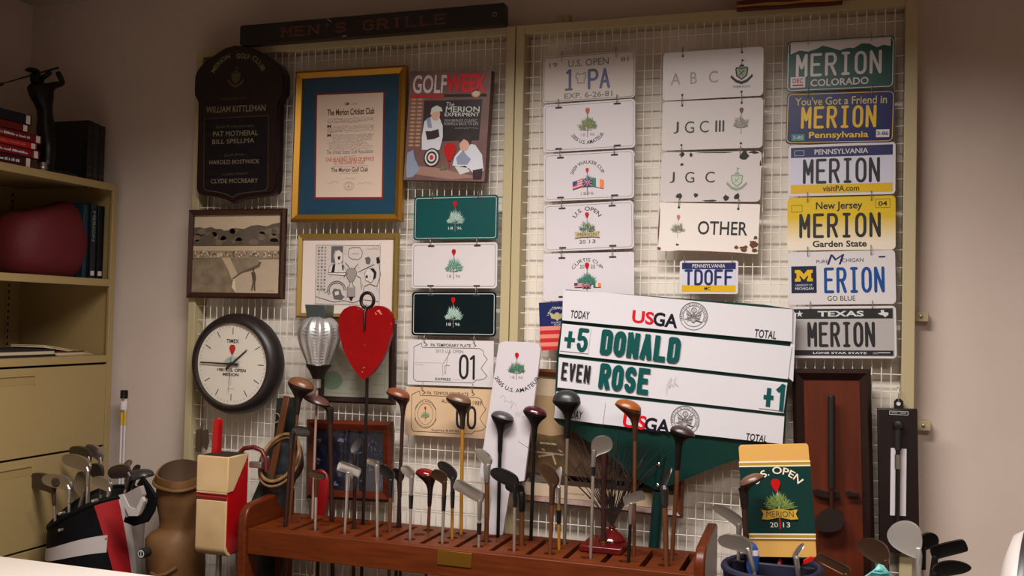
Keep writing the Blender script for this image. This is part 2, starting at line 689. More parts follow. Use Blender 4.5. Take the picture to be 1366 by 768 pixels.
def plate_base(name, label, cat, corners, Y, group, col, r=.012, holes=((.23, .06), (.77, .06)), slot=.024, rings=True, thick=.0016, ringz=.016, hook=False):
    h = Hung(name, label, cat, corners, Y, group)
    m = MB()
    m.prism(rrect(h.w, h.h, r), -thick/2, thick/2, col)
    m.build('plate_blank', h.o, bevel=.0005, seg=1)
    a = h.art(-thick/2)
    if slot:
        for hx, hz in tuple(holes) + tuple((x, 1 - z) for x, z in holes):
            x, z = a.uv(hx, hz + .01)
            a.poly(rrect(slot, .006, .0026, 3, x, z), mat('slot_shadow', (44, 41, 40), .7), 0, False)
    h.rings = MB()
    if rings:
        for hx, hz in holes:
            x, z = a.uv(hx, hz)
            m = MB()
            top = h.h/2 + ringz
            zc, rz = (top + z)/2, (top - z)/2
            m.loop([(x, -.001 + .009*cos(2*pi*k/18), zc + rz*sin(2*pi*k/18)) for k in range(18)], .0013, RINGM, 6)
            m.build('hanging_ring', h.o)
    return h, a


C1 = 'vehicle plates chained in the column left of the middle post'
C2 = 'vehicle plates chained in the column right of the middle post'
C3 = 'white tags chained below the initials tag'
C4 = 'state vehicle plates chained in the right column'
YP = -.09
TEALS = [LEAF4, SIL, LEAF4]
GREENS = [LEAF1, LEAF3, LEAF2]

# column one ---------------------------------------------------------------
h, a = plate_base('vehicle_plate', 'teal plate with pale bush emblem, top of its column under the magazine', 'vehicle plate', [(552.6, 262), (665.3, 259.5), (663.8, 319.4), (551.3, 320.7)], YP, C1, TEAL)
a.rline(.007, .008, .0018, SIL)
a.emblem(.5, .63, .042, TEALS, RED, GREYINK, SIL, 36)
a.build('printing', h.o)
h, a = plate_base('vehicle_plate', 'white plate with green bush emblem between a teal and a black plate', 'vehicle plate', [(550, 324.6), (664, 322.8), (662.7, 384.5), (548.6, 384)], YP, C1, WHITE)
a.rline(.007, .008, .0012, INK)
a.emblem(.5, .63, .042, [LEAF1, LEAF3, LEAF4], RED, GREYINK, PALEINK, 36)
a.build('printing', h.o)
h, a = plate_base('vehicle_plate', 'black plate with pale bush emblem below the white one', 'vehicle plate', [(550, 389), (663.2, 389), (660.6, 449), (549, 447)], YP, C1, BLACKG)
a.rline(.007, .008, .0018, SIL)
a.emblem(.5, .63, .042, TEALS, RED, GREYINK, SIL, 36)
a.build('printing', h.o)

PA = [(.07, .16), (.16, .08), (.17, .17), (.84, .17), (.88, .22), (.89, .31), (.93, .4), (.885, .52), (.86, .6), (.9, .7), (.93, .76), (.9, .82), (.85, .85), (.8, .86), (.77, .92), (.1, .92), (.07, .86)]


def temp_plate(label, corners, col, holes):
    h, a = plate_base('vehicle_plate', label, 'vehicle plate', corners, YP, C1, col, .002, holes, 0)
    a.line(PA, .0016, INK, 0, closed=True)
    for x in (.2, .77):
        a.line([(x, .07), (x + .03, .11), (x, .14)], .002, INK, 0)
    return h, a


h, a = temp_plate('white temporary plate 01 printed with the state outline', [(544, 452.5), (660, 454.6), (657, 516.4), (544.6, 512.4)], WHITE, ((.2, .06), (.78, .06)))
a.text('PA TEMPORARY PLATE', .27, .08, .74, .15, INK, bold=.01)
a.text('2013 U.S. OPEN', .33, .21, .65, .28, GREYINK)
a.plate('0', .61, .33, .71, .82, INK, .0085, cw=.85)
a.line([a.uv(.74, .4), a.uv(.775, .34), a.uv(.775, .83)], .008, INK, 0, False)
a.text('EXPIRES', .33, .83, .51, .89, INK, bold=.012)
a.scribble(.53, .85, .66, .87, 22, .0008, PALEINK)
a.scribble(.08, .5, .4, .52, 40, .0008, PALEINK); a.scribble(.08, .55, .2, .57, 20, .0008, PALEINK)
a.line([(.42, .78), (.41, .55), (.49, .3), (.5, .22), (.48, .3), (.46, .5), (.45, .75), (.44, .72), (.43, .58), (.46, .55), (.5, .56)], .0011, GREYINK, 1)
a.build('printing', h.o)
h, a = temp_plate('cream temporary plate 00 with a round seal, lowest of its column', [(542, 516), (658.5, 519), (655, 586), (540.5, 578.8)], CREAM, ((.2, .06), (.78, .06)))
a.text('PA. TEMPORARY PLATE', .25, .08, .73, .15, INK)
a.text('AUG', .42, .23, .52, .31, INK); a.text('1989', .78, .24, .88, .33, INK)
a.plate('00', .58, .37, .83, .8, INK, .0085, cw=.66)
a.text('Expires 8-29-89', .31, .85, .63, .91, INK)
for rr in (.17, .125):
    a.line([(.235 + rr*.72*cos(t*pi/14), .55 + rr*1.75*sin(t*pi/14)) for t in range(28)], .0011, INK, 0, closed=True)
a.arc('1989 U.S. AMATEUR', .235, .55, .040, 160, 20, .005, INK, sx=.95)
a.arc('MERION GOLF CLUB', .235, .55, .047, 200, 340, .005, INK, inward=True, sx=.95)
a.emblem(.235, .62, .02, [LEAF2, LEAF4], RED, INK, None, 18)
a.build('printing', h.o)

# column two ---------------------------------------------------------------


def usa(a, x0, y0, x1, y1, dy, l):
    """small stars and stripes, right end dy lower"""
    for i in range(7):
        t0, t1 = y0 + (y1 - y0)*i/7, y0 + (y1 - y0)*(i + 1)/7
        a.poly([(x0, t0), (x1, t0 + dy), (x1, t1 + dy), (x0, t1)], FLAGRED if i % 2 == 0 else WHITE2, l)
    xm, ym = x0 + (x1 - x0)*.42, y0 + (y1 - y0)*.55
    a.poly([(x0, y0), (xm, y0 + dy*.42), (xm, ym + dy*.42), (x0, ym)], FLAGBLUE, l + 1)


def union(a, x0, y0, x1, y1, l):
    a.rect(x0, y0, x1, y1, FLAGBLUE, l)
    for w_, mm, k in ((.0022, WHITE2, 1), (.001, FLAGRED, 2)):
        a.line([(x0, y0), (x1, y1)], w_, mm, l + k, round_=False)
        a.line([(x1, y0), (x0, y1)], w_, mm, l + k, round_=False)
    for w_, mm, k in ((.0036, WHITE2, 3), (.0022, FLAGRED, 4)):
        a.line([((x0 + x1)/2, y0), ((x0 + x1)/2, y1)], w_, mm, l + k, round_=False)
        a.line([(x0, (y0 + y1)/2), (x1, (y0 + y1)/2)], w_, mm, l + k, round_=False)


def eire(a, x0, y0, x1, y1, dy, l):
    for i, mm in enumerate((FLAGGREEN, WHITE2, ORANGE)):
        u0, u1 = x0 + (x1 - x0)*i/3, x0 + (x1 - x0)*(i + 1)/3
        d0, d1 = dy*i/3, dy*(i + 1)/3
        a.poly([(u0, y0 + d0), (u1, y0 + d1), (u1, y1 + d1), (u0, y1 + d0)], mm, l)


SILPL = mat('aged_silver_plate', (196, 186, 180), .4)
h, a = plate_base('vehicle_plate', 'aged silver plate with blue embossed numeral and letters, keystone between', 'vehicle plate', [(724, 76.5), (847.7, 66.8), (847, 129.8), (724.7, 137.7)], YP, C2, SILPL, holes=((.21, .12), (.8, .12)), slot=0)
a.rline(.004, .012, .0016, GREYINK)
a.text('U.S. OPEN', .28, .11, .72, .26, GREYINK, bold=.012)
a.text('19', .07, .14, .16, .24, GREYINK, bold=.012); a.text('81', .85, .13, .93, .22, GREYINK, bold=.012)
DKB = mat('plate_blue', (34, 44, 110), .35)
a.line([a.uv(.27, .38), a.uv(.3, .33), a.uv(.3, .72)], .009, DKB, 0, False)
a.line([a.uv(.255, .74), a.uv(.32, .74)], .007, DKB, 0, False)
a.plate('PA', .49, .36, .74, .74, DKB, .009, cw=.7)
a.line([(.37, .4), (.39, .4), (.39, .43), (.45, .43), (.45, .4), (.47, .4), (.475, .5), (.455, .52), (.455, .62), (.385, .62), (.385, .52), (.365, .5)], .0022, GREYINK, 0, closed=True)
a.text('EXP. 6-26-81', .24, .82, .76, .94, GREYINK, bold=.012)
a.build('printing', h.o)

h, a = plate_base('vehicle_plate', 'white 2005 plate with curved writing under an olive bush', 'vehicle plate', [(724.8, 140), (847.4, 131.5), (847, 196.5), (725.3, 203.5)], YP, C2, WHITE2, holes=((.17, .07), (.81, .07)))
a.rline(.006, .01, .0011, GREYINK)
a.emblem(.49, .58, .04, [LEAF2, LEAF1, LEAF2], RED, GREYINK, PALEINK, 36, 5)
a.arc('2005 U.S. AMATEUR', .49, .46, .066, 212, 328, .0125, INK, inward=True, bold=.01)
a.build('printing', h.o)

h, a = plate_base('vehicle_plate', 'white 2009 plate with three flags draped over a teal bush', 'vehicle plate', [(725, 206), (846.5, 199.2), (845, 264), (726, 268.8)], YP, C2, WHITE2, holes=((.19, .08), (.79, .08)))
a.rline(.006, .01, .0011, GREYINK)
a.emblem(.49, .68, .03, [LEAF3, LEAF1, LEAF3], RED, GREYINK, None, 30, 6, False)
a.arc('2009 WALKER CUP', .49, .56, .05, 162, 18, .011, INK, bold=.008)
usa(a, .33, .62, .45, .78, -.07, 7)
union(a, .44, .56, .55, .72, 9)
eire(a, .55, .54, .67, .72, .06, 7)
a.text('1896', .42, .83, .56, .89, PALEINK, 3)
a.line([(.49, .75), (.49, .9)], .002, RED, 2)
a.build('printing', h.o)

h, a = plate_base('vehicle_plate', 'white 2013 plate with a tan ribbon under its bush', 'vehicle plate', [(725.5, 273.5), (845.6, 267.2), (845, 331), (726, 336)], YP, C2, WHITE2, holes=((.21, .08), (.77, .08)))
a.rline(.006, .01, .0011, GREYINK)
a.emblem(.49, .62, .036, [LEAF3, BROWNINK, LEAF1, TANINK], RED, GREYINK, None, 36, 7, False)
a.arc('U.S. OPEN', .49, .44, .043, 152, 28, .013, INK, bold=.008)
RIB = [(.35, .6), (.42, .62), (.56, .62), (.63, .6), (.615, .66), (.63, .74), (.56, .72), (.42, .72), (.35, .74), (.365, .66)]
a.poly(RIB, TANINK, 8)
a.text('MERION', .385, .635, .595, .705, BROWNINK, 9)
a.text('20', .4, .78, .47, .85, GREYINK, 3); a.text('13', .51, .78, .58, .85, GREYINK, 3)
a.build('printing', h.o)

h, a = plate_base('vehicle_plate', 'borderless white 2022 plate half hidden by the scoreboard', 'vehicle plate', [(724.8, 338), (845.9, 336), (846, 400), (725, 401.5)], YP, C2, WHITE2, .008, holes=((.21, .09), (.77, .09)))
a.emblem(.49, .68, .041, [LEAF3, LEAF3, LEAF1], RED, GREYINK, None, 40, 8, False)
a.arc('CURTIS CUP', .49, .5, .05, 152, 28, .011, INK)
a.text('20', .41, .25, .46, .32, GREYINK, 3); a.text('22', .53, .25, .58, .32, GREYINK, 3)
usa(a, .35, .63, .44, .72, 0, 7)
union(a, .445, .64, .53, .73, 9)
eire(a, .56, .63, .64, .72, 0, 7)
a.build('printing', h.o)

h, a = plate_base('team_flag_plaque', 'small navy and red striped plaque behind the scoreboard edge', 'plaque', [(720, 403.5), (768, 401.5), (768, 466), (720, 467.5)], YP, None, WHITE2, .002, holes=((.75, .02), (.9, .02)), slot=0)
a.rect(0, 0, 1, .5, NAVY, 0)
SALM = mat('salmon_stripe', (214, 128, 110), .5)
for i in range(6):
    a.rect(0, .5 + i/12, 1, .5 + (i + 1)/12, SALM if i % 2 == 0 else FLAGRED, 0)
a.arc('UNITED STATES', .5, .33, .03, 165, 15, .006, SIL, 1)
a.text('TEAM', .36, .1, .64, .15, SIL, 1)
a.poly([(.28, .2), (.42, .26), (.47, .22), (.53, .22), (.58, .26), (.72, .2), (.66, .34), (.55, .36), (.5, .4), (.45, .36), (.34, .34)], TANINK, 1)
a.text('CURTIS', .33, .41, .68, .445, SIL, 1); a.text('CUP', .41, .455, .6, .49, SIL, 1)
a.build('printing', h.o)

# column three -------------------------------------------------------------


def crest(a, x, y, s, mats, l=0):
    """shield with a flag on top and a ribbon beneath, s metres tall"""
    cx, cz = a.uv(x, y)
    fill, line_ = mats
    q = lambda pts: [(cx + u*s, cz + v*s) for u, v in pts]
    a.poly(q([(-.24, .18), (-.2, .24), (0, .2), (.2, .24), (.24, .18), (.2, -.1), (0, -.26), (-.2, -.1)]), fill, l, False)
    a.line(q([(-.24, .18), (-.2, .24), (0, .2), (.2, .24), (.24, .18), (.2, -.1), (0, -.26), (-.2, -.1)]), s*.05, line_, l + 1, False, True, True)
    a.line(q([(-.1, -.08), (.1, .12)]), s*.03, line_, l + 1, False)
    a.line(q([(-.1, .1), (.06, -.1)]), s*.02, line_, l + 1, False)
    a.poly(q([(-.42, -.05), (-.36, -.12), (-.2, -.27), (0, -.34), (.2, -.27), (.36, -.12), (.42, -.05), (.46, -.16), (.24, -.38), (0, -.47), (-.24, -.38), (-.46, -.16)]), line_, l, False)
    a.poly(q([(-.12, .27), (.12, .27), (.06, .36), (-.06, .36)]), line_, l, False)
    a.line(q([(0, .36), (0, .58)]), s*.025, line_, l, False)
    a.poly(q([(0, .58), (.12, .53), (0, .48)]), line_, l, False)


TAG = mat('white_tag', (202, 195, 194), .22)
h, a = plate_base('name_tag_plate', 'white tag with pale initials and a black outlined shield, top of its chain', 'tag plate', [(884.7, 71), (1019, 61.8), (1017.8, 127.3), (884.2, 134.5)], YP, C3, TAG, .012, ((.2, .09), (.79, .09)), 0)
for ch, x0, x1 in (('A', .08, .18), ('B', .28, .345), ('C', .465, .555)):
    a.text(ch, x0, .44, x1, .68, PALEINK, 0)
crest(a, .79, .52, .075, (mat('shield_green', (160, 178, 150), .5), INK), 0)
a.text('MERION', .71, .77, .87, .82, INK, 0)
for hx, hz in ((.2, .09), (.79, .09), (.2, .9), (.79, .9)):
    a.ell(hx, hz, .012, .025, BLACKM, 0, 10)
a.build('printing', h.o)
h, a = plate_base('name_tag_plate', 'white tag with four black initials beside a grey bush', 'tag plate', [(884, 136.2), (1018, 129.8), (1017.6, 197), (882.8, 200.8)], YP, C3, TAG, .012, ((.2, .1), (.79, .1)), 0)
for ch, x0, x1 in (('J', .115, .17), ('G', .23, .325), ('C', .38, .47)):
    a.text(ch, x0, .42, x1, .66, INK, 0)
for x in (.545, .58, .615):
    a.line([(x, .425), (x, .655)], .006, INK, 0, round_=False)
a.emblem(.79, .58, .034, [GREYINK, LEAF2, PALEINK], mat('dull_red', (96, 50, 56), .5), GREYINK, None, 34, 9, False)
for hx, hz in ((.2, .09), (.79, .09), (.2, .9), (.79, .9)):
    a.ell(hx, hz, .012, .025, BLACKM, 0, 10)
a.build('printing', h.o)
RUST = mat('rust', (62, 36, 22), .8, rgb2=(120, 74, 34), scale=300)
CHIP = mat('chipped_enamel', (40, 34, 32), .7)
h, a = plate_base('name_tag_plate', 'chipped white tag with three black initials and a faded shield', 'tag plate', [(882.5, 203.4), (1016.3, 201), (1014.2, 269), (881.6, 269)], YP, C3, TAG, .014, ((.2, .1), (.79, .1)), 0)
for ch, x0, x1 in (('J', .09, .14), ('G', .245, .34), ('C', .45, .545)):
    a.text(ch, x0, .4, x1, .62, INK, 0)
crest(a, .765, .58, .07, (mat('faded_green', (176, 188, 170), .5), mat('faded_green_line', (128, 142, 122), .5)), 0)


def blotch(a, x, y, ra, rb, m_, l, seed):
    rnd = random.Random(seed)
    a.poly([(x + ra*cos(2*pi*k/11)*rnd.uniform(.5, 1.1), y + rb*sin(2*pi*k/11)*rnd.uniform(.5, 1.1)) for k in range(11)], m_, l)


for i, (x, y, ra, rb) in enumerate(((.83, .1, .05, .1), (.93, .03, .06, .03), (.3, .06, .02, .05), (.21, .05, .03, .05), (.21, .25, .025, .03), (.19, .88, .035, .06), (.36, .87, .025, .05), (.66, .93, .04, .07), (.77, .9, .04, .08), (.5, .98, .09, .02), (.55, .02, .2, .012), (.99, .25, .01, .06))):
    blotch(a, x, y, ra, rb, CHIP, 1, i)
a.build('printing', h.o)
h, a = plate_base('name_tag_plate', 'square cornered white tag with rusted corners reading OTHER', 'tag plate', [(880.4, 271.3), (1014, 271.3), (1011, 340), (876.5, 333.3)], YP - .006, C3, mat('white_enamel_old', (224, 216, 210), .25), .004, ((.2, .08), (.79, .08)), 0, thick=.006)
a.text('OTHER', .4, .36, .89, .64, INK, 0, bold=.012)
a.emblem(.2, .6, .03, [GREYINK, PALEINK, LEAF2], mat('faded_red', (190, 110, 110), .5), PALEINK, None, 26, 10, False)
for i, (x, y, ra, rb) in enumerate(((.95, .8, .05, .09), (.86, .9, .05, .08), (.97, .93, .03, .06), (.2, .86, .02, .03), (.79, .88, .025, .04), (.5, .99, .5, .02), (.02, .95, .02, .05), (.005, .5, .008, .45), (.97, .68, .03, .04))):
    blotch(a, x, y, ra, rb, RUST, 1, 20 + i)
for hx, hz in ((.2, .09), (.79, .1)):
    a.ell(hx, hz, .012, .025, BLACKM, 2, 10)
a.build('printing', h.o)
h, a = plate_base('small_vehicle_plate', 'small navy and yellow state plate hung below the OTHER tag', 'vehicle plate', [(907, 348.3), (985, 347), (984.3, 392.6), (906.4, 391)], YP, None, WHITE, .007, ((.09, .1), (.9, .1)), 0)
LILAC = mat('plate_lilac', (196, 196, 212), .35)
a.rect(.04, .06, .96, .26, NAVY, 0); a.rect(.04, .26, .96, .74, LILAC, 0); a.rect(.04, .74, .96, .94, YEL, 0)
a.text('PENNSYLVANIA', .22, .1, .78, .21, WHITE2, 1, bold=.01)
a.plate('TDOFF', .07, .3, .93, .71, NAVY, .0075, 1)
a.text('MC', .43, .79, .53, .89, INK, 1, bold=.015)
a.build('printing', h.o)

# column four --------------------------------------------------------------
COG = mat('colorado_green', (0, 74, 64), .35)
h, a = plate_base('vehicle_plate', 'green and white mountain plate, topmost of the right column', 'vehicle plate', [(1049.5, 56), (1193.3, 47), (1192.7, 117), (1049.5, 123)], YP, C4, COG, holes=((.2, .09), (.79, .09)), slot=0)
a.line(rrect(a.w - .008, a.h - .009, .012), .0022, WHITE2, 2, False, True, True)
a.poly([(.035, .04), (.965, .04), (.965, .2), (.9, .17), (.84, .21), (.77, .13), (.7, .12), (.63, .2), (.57, .19), (.5, .23), (.42, .17), (.34, .12), (.28, .18), (.2, .22), (.12, .19), (.035, .26)], WHITE2, 1)
a.plate('MERION', .075, .29, .9, .69, WHITE2, .0085, 1, .6)
a.text('COLORADO', .23, .77, .77, .91, WHITE2, 1, bold=.02)
a.rect(.04, .71, .18, .92, WHITE2, 2); a.text('DEC', .06, .74, .16, .83, REDINK, 3, bold=.015); a.rect(.06, .86, .16, .89, REDINK, 3)
a.build('printing', h.o)
PAB = mat('plate_navy', (10, 14, 84), .35)
YELP = mat('plate_yellow', (216, 176, 34), .35)
h, a = plate_base('vehicle_plate', 'dark blue state plate with yellow letters and two corner stickers', 'vehicle plate', [(1048.9, 125.3), (1193.3, 119.3), (1192.7, 190.3), (1048.9, 191.8)], YP, C4, PAB, holes=((.2, .09), (.79, .09)), slot=0)
a.line(rrect(a.w - .008, a.h - .009, .012), .002, YELP, 0, False, True, True)
YT = mat('plate_pale_yellow', (190, 176, 120), .4)
a.text("You've Got a Friend in", .08, .09, .93, .25, YT, 0, bold=.01)
a.plate('MERION', .13, .3, .85, .68, YELP, .0085, 1, .58)
a.text('Pennsylvania', .22, .77, .77, .93, YELP, 0, bold=.02)
a.rect(.055, .81, .18, .94, LEAF3, 1); a.text('3-85', .07, .84, .165, .91, WHITE2, 2)
a.rect(.84, .75, .96, .9, WHITE2, 1); a.text('3-86', .85, .79, .95, .86, NAVY, 2, bold=.015)
a.build('printing', h.o)
h, a = plate_base('vehicle_plate', 'white state plate banded navy above and yellow below', 'vehicle plate', [(1051, 194), (1194.8, 188.8), (1194.3, 258.6), (1052, 262)], YP, C4, WHITE, holes=((.2, .92), (.79, .92)), slot=0, rings=False)
a.rect(.025, .05, .975, .25, NAVY, 0); a.rect(.025, .25, .975, .78, LILAC, 0); a.rect(.025, .78, .975, .95, YEL, 0)
a.text('PENNSYLVANIA', .25, .1, .75, .2, WHITE2, 1, bold=.015)
a.line([(.06, .11), (.15, .11), (.15, .21), (.06, .21)], .001, SIL, 1, closed=True)
a.plate('MERION', .13, .31, .87, .74, INK, .0085, 1, .6)
a.text('visitPA.com', .33, .81, .67, .92, INK, 1, bold=.015)
a.build('printing', h.o)
# New Jersey: yellow fading to white, a printed gradient of the plate itself
NJM = mat('yellow_fade_plate', (206, 174, 30), .35)
_nt = NJM.node_tree
_tc = _nt.nodes.new('ShaderNodeTexCoord'); _sx = _nt.nodes.new('ShaderNodeSeparateXYZ'); _mr = _nt.nodes.new('ShaderNodeMapRange'); _rp = _nt.nodes.new('ShaderNodeValToRGB')
_nt.links.new(_tc.outputs['Object'], _sx.inputs[0]); _nt.links.new(_sx.outputs['Z'], _mr.inputs[0])
_mr.inputs[1].default_value = -.076; _mr.inputs[2].default_value = .076
_nt.links.new(_mr.outputs[0], _rp.inputs[0])
_rp.color_ramp.elements[0].position = .12; _rp.color_ramp.elements[0].color = tuple(lin(x) for x in (222, 210, 190)) + (1,)
_rp.color_ramp.elements[1].position = .62; _rp.color_ramp.elements[1].color = tuple(lin(x) for x in (206, 174, 30)) + (1,)
_nt.links.new(_rp.outputs[0], _nt.nodes['Principled BSDF'].inputs['Base Color'])
h, a = plate_base('vehicle_plate', 'yellow plate fading to white with black letters, garden state slogan', 'vehicle plate', [(1051, 263.7), (1195, 261), (1194.3, 332), (1049.6, 334.8)], YP, C4, NJM, holes=((.19, .08), (.78, .08)), slot=0)
a.text('New Jersey', .27, .09, .7, .27, INK, 0, bold=.02)
a.plate('MERION', .1, .33, .88, .74, INK, .0085, 1, .58)
a.text('Garden State', .24, .82, .74, .94, INK, 0, bold=.025)
a.line([(.04, .14), (.14, .14), (.14, .27), (.04, .27)], .0012, BROWNINK, 0, closed=True)
a.line([(.82, .06), (.95, .06), (.95, .22), (.82, .22)], .001, BROWNINK, 0, closed=True); a.text('04', .845, .1, .925, .19, INK, 0, bold=.02)
a.build('printing', h.o)
MIB = mat('michigan_blue', (0, 70, 140), .35)
h, a = plate_base('vehicle_plate', 'white plate with blue letters and a square maize university badge', 'vehicle plate', [(1051, 336.5), (1195, 333), (1194.3, 405), (1052, 406.7)], YP, C4, WHITE, holes=((.19, .08), (.78, .08)), slot=0)
a.text('PURE', .27, .16, .38, .22, NAVY, 0); a.text('ICHIGAN', .5, .14, .71, .21, NAVY, 0); a.text('M', .37, .06, .5, .25, NAVY, 0, slant=.35)
a.plate('ERION', .33, .33, .91, .76, MIB, .0085, 1, .58)
MB_ = mat('badge_navy', (8, 20, 58), .4)
a.rect(.03, .27, .27, .78, MB_, 0)
a.poly([(.065, .34), (.115, .34), (.15, .42), (.185, .34), (.235, .34), (.235, .4), (.22, .4), (.22, .5), (.235, .5), (.235, .56), (.18, .56), (.18, .5), (.19, .5), (.19, .44), (.15, .53), (.11, .44), (.11, .5), (.12, .5), (.12, .56), (.065, .56), (.065, .5), (.08, .5), (.08, .4), (.065, .4)], YEL, 1)
a.text('UNIVERSITY OF', .07, .61, .23, .65, SIL, 1); a.text('MICHIGAN', .065, .67, .24, .72, SIL, 1, bold=.01)
a.text('GO BLUE', .37, .84, .63, .93, INK, 0)
a.rect(.85, .11, .91, .14, NAVY, 0)
a.build('printing', h.o)
TXG = mat('plate_grey', (168, 164, 164), .35)
h, a = plate_base('vehicle_plate', 'grey and black lone star plate at the bottom of the right column', 'vehicle plate', [(1055, 409.5), (1196, 407), (1195.3, 478.6), (1056, 476.5)], YP, C4, WHITE, holes=((.19, .06), (.78, .06)), slot=0)
a.rect(.02, .04, .98, .96, TXG, 0); a.rect(.03, .05, .97, .24, INK, 1); a.rect(.03, .85, .97, .95, INK, 1)
a.text('TEXAS', .26, .09, .7, .2, SIL, 2, bold=.03)


def star(a, x, y, r, m_, l):
    cx, cz = a.uv(x, y)
    a.poly([(cx + (r if k % 2 == 0 else r*.4)*sin(k*pi/5), cz + (r if k % 2 == 0 else r*.4)*cos(k*pi/5)) for k in range(10)], m_, l, False)


star(a, .085, .145, .011, SIL, 2)
a.poly([(.86, .08), (.89, .08), (.89, .12), (.93, .13), (.93, .17), (.91, .2), (.9, .22), (.88, .18), (.85, .17), (.83, .14), (.86, .13)], SIL, 2)
a.plate('MERION', .15, .33, .81, .76, INK, .009, 1, .58)
a.text('LONE STAR STATE', .21, .88, .72, .92, SIL, 2, bold=.02)
a.rect(.78, .88, .83, .92, GREYINK, 2); a.rect(.83, .885, .94, .9, SIL, 2)
a.build('printing', h.o)

# ------------------------------------------------------------------ pictures and plaques on the wall
WOODR = mat('red_brown_wood', (92, 34, 14), .35, rgb2=(74, 26, 10), scale=9, stretch=(1, 1, 12), spec=.4)
WOODD = mat('dark_wood', (46, 24, 18), .4, rgb2=(36, 18, 14), scale=12, stretch=(1, 1, 10))
MAHOG = mat('dark_mahogany', (34, 16, 16), .35, rgb2=(27, 13, 14), scale=12, stretch=(1, 1, 10))
PAPER = mat('ivory_paper', (222, 200, 182), .7)
MATW = mat('white_mat_board', (222, 208, 200), .8)


def picture(name, label, cat, corners, Y, t, mats, depth=.024, group=None, mat_w=0, glass=True, backc=None):
    h = Hung(name, label, cat, corners, Y, group)
    m = MB(); m.frame(h.w, h.h, t, -depth, .0, mats)
    m.build('picture_frame', h.o, sharp=25)
    iw, ih = h.w - 2*t, h.h - 2*t
    m = MB(); m.box((-iw/2 - .003, -.006, -ih/2 - .003), (iw/2 + .003, -.001, ih/2 + .003), backc or PAPER)
    m.build('backing', h.o)
    if glass:
        m = MB(); m.box((-iw/2 - .002, -.0135, -ih/2 - .002), (iw/2 + .002, -.0125, ih/2 + .002), GLASS)
        m.build('glass', h.o)
    a = Art(iw, ih, -.006)
    h.art_ab = lambda px, py: ((h.uv(px, py)[0])/iw + .5, .5 - h.uv(px, py)[1]/ih)
    return h, a


# certificate, gold frame and blue mat
MATBLUE = mat('peacock_mat_board', (0, 64, 92), .8, rgb2=(0, 57, 84), scale=40)
h, a = picture('framed_certificate', 'gold framed certificate on a blue mat, beside the magazine board', 'framed picture', [(396.3, 97.4), (543.7, 88.5), (540, 296.5), (393, 296.5)], -.078, .027, GOLD, .028, backc=MATBLUE)
q = h.art_ab
c4 = [(422.3, 125), (514.4, 121.8), (512.4, 265.7), (420, 266)]
a.poly([q(*p) for p in c4], mat('claret_mat', (122, 14, 34), .7), 0)
a.poly([q(*p) for p in [(424.5, 127.5), (512.4, 124), (510.3, 263), (422.5, 263.3)]], PAPER, 1)


def ct(s, x0, y0, x1, y1, m_, l=2, **k):
    A = q(x0, y0); B = q(x1, y1)
    a.text(s, A[0], A[1], B[0], B[1], m_, l, **k)


ct('The Merion Cricket Club', 438, 146.5, 500.5, 152.5, BROWNINK, bold=.025)
a.scribble(*q(470, 138), *q(478, 140.5), 14, .0007, GREYINK, 2); ct('GM', 461.5, 137, 467, 141, BROWNINK, bold=.03)
for y, x0, x1 in ((158.5, 438, 500), (161, 438, 501), (163, 438, 482), (168.5, 445, 500), (171, 438, 500), (174, 438, 500), (176, 438, 458), (180, 445, 500), (182.5, 444, 498), (185, 444, 498), (187.5, 444, 497), (190, 440, 490), (192.5, 440, 492), (195, 440, 498), (198, 440, 498), (208, 460, 476), (221.5, 445, 492), (231, 454, 480), (238, 462, 476)):
    A, B = q(x0, y), q(x1, y + 1)
    a.scribble(A[0], A[1], B[0], B[1], int((x1 - x0)*1.4), .0007, GREYINK, 2, int(y))
for x, y in ((438, 167), (438, 179)):
    ct('M', x, y, x + 5, y + 4, BROWNINK, bold=.04)
ct('The United States Golf Association', 437, 200.5, 499, 204.5, GREYINK)
ct('ONE HUNDRED YEARS OF SERVICE', 436, 211, 500, 214.5, REDINK); ct('TO THE GAME OF GOLF', 446, 215.5, 488, 219, REDINK)
ct('The Merion Golf Club', 443, 224, 492, 229, BROWNINK, bold=.015)
for x0, x1, y in ((438, 453, 242), (477, 497, 243)):
    A, B = q(x0, y), q(x1, y + 4)
    a.scribble(A[0], A[1], B[0], B[1], 12, .0007, GREYINK, 2, int(x0))
cx, cy = q(466.5, 248.5)
for k in (.05, .036):
    a.line([(cx + k*cos(t*pi/12), cy + k*.62*sin(t*pi/12)) for t in range(24)], .0009, GREYINK, 2, closed=True)
a.emblem(cx, cy + .008, .006, [GREYINK], GREYINK, GREYINK, None, 14)
a.build('certificate_sheet', h.o)

# golf magazine cover mounted on a board
COVER = mat('cover_mauve', (128, 98, 94), .3, rgb2=(106, 78, 76), scale=7)
COVD = mat('cover_dark', (52, 36, 38), .35)
SLATE = mat('cover_slate', (40, 30, 34), .35)
SKIN = mat('cover_skin', (206, 160, 138), .4)
LAB = mat('cover_lab_coat', (204, 206, 216), .4)
LABS = mat('cover_coat_blue', (132, 144, 166), .4)
CBROWN = mat('cover_bench', (150, 116, 104), .4)
h = Hung('magazine_cover_board', 'golf magazine cover on a thick board with red and white title', 'mounted cover', [(546, 95), (652.7, 94), (650, 242), (539.5, 240.6)], -.108)
m = MB(); m.box((-h.w/2, 0, -h.h/2), (h.w/2, .034, h.h/2), mat('cover_edge', (92, 66, 60), .5)); m.build('board', h.o, bevel=.002)
a = h.art(0)
a.rect(.003, .003, .997, .997, COVER, 0)
a.text('GOLF', .045, .035, .465, .205, mat('cover_title_grey', (216, 204, 206), .3), 2, bold=.02)
a.text('WEEK', .455, .03, .955, .2, mat('title_red', (214, 12, 20), .35), 3, bold=.04)
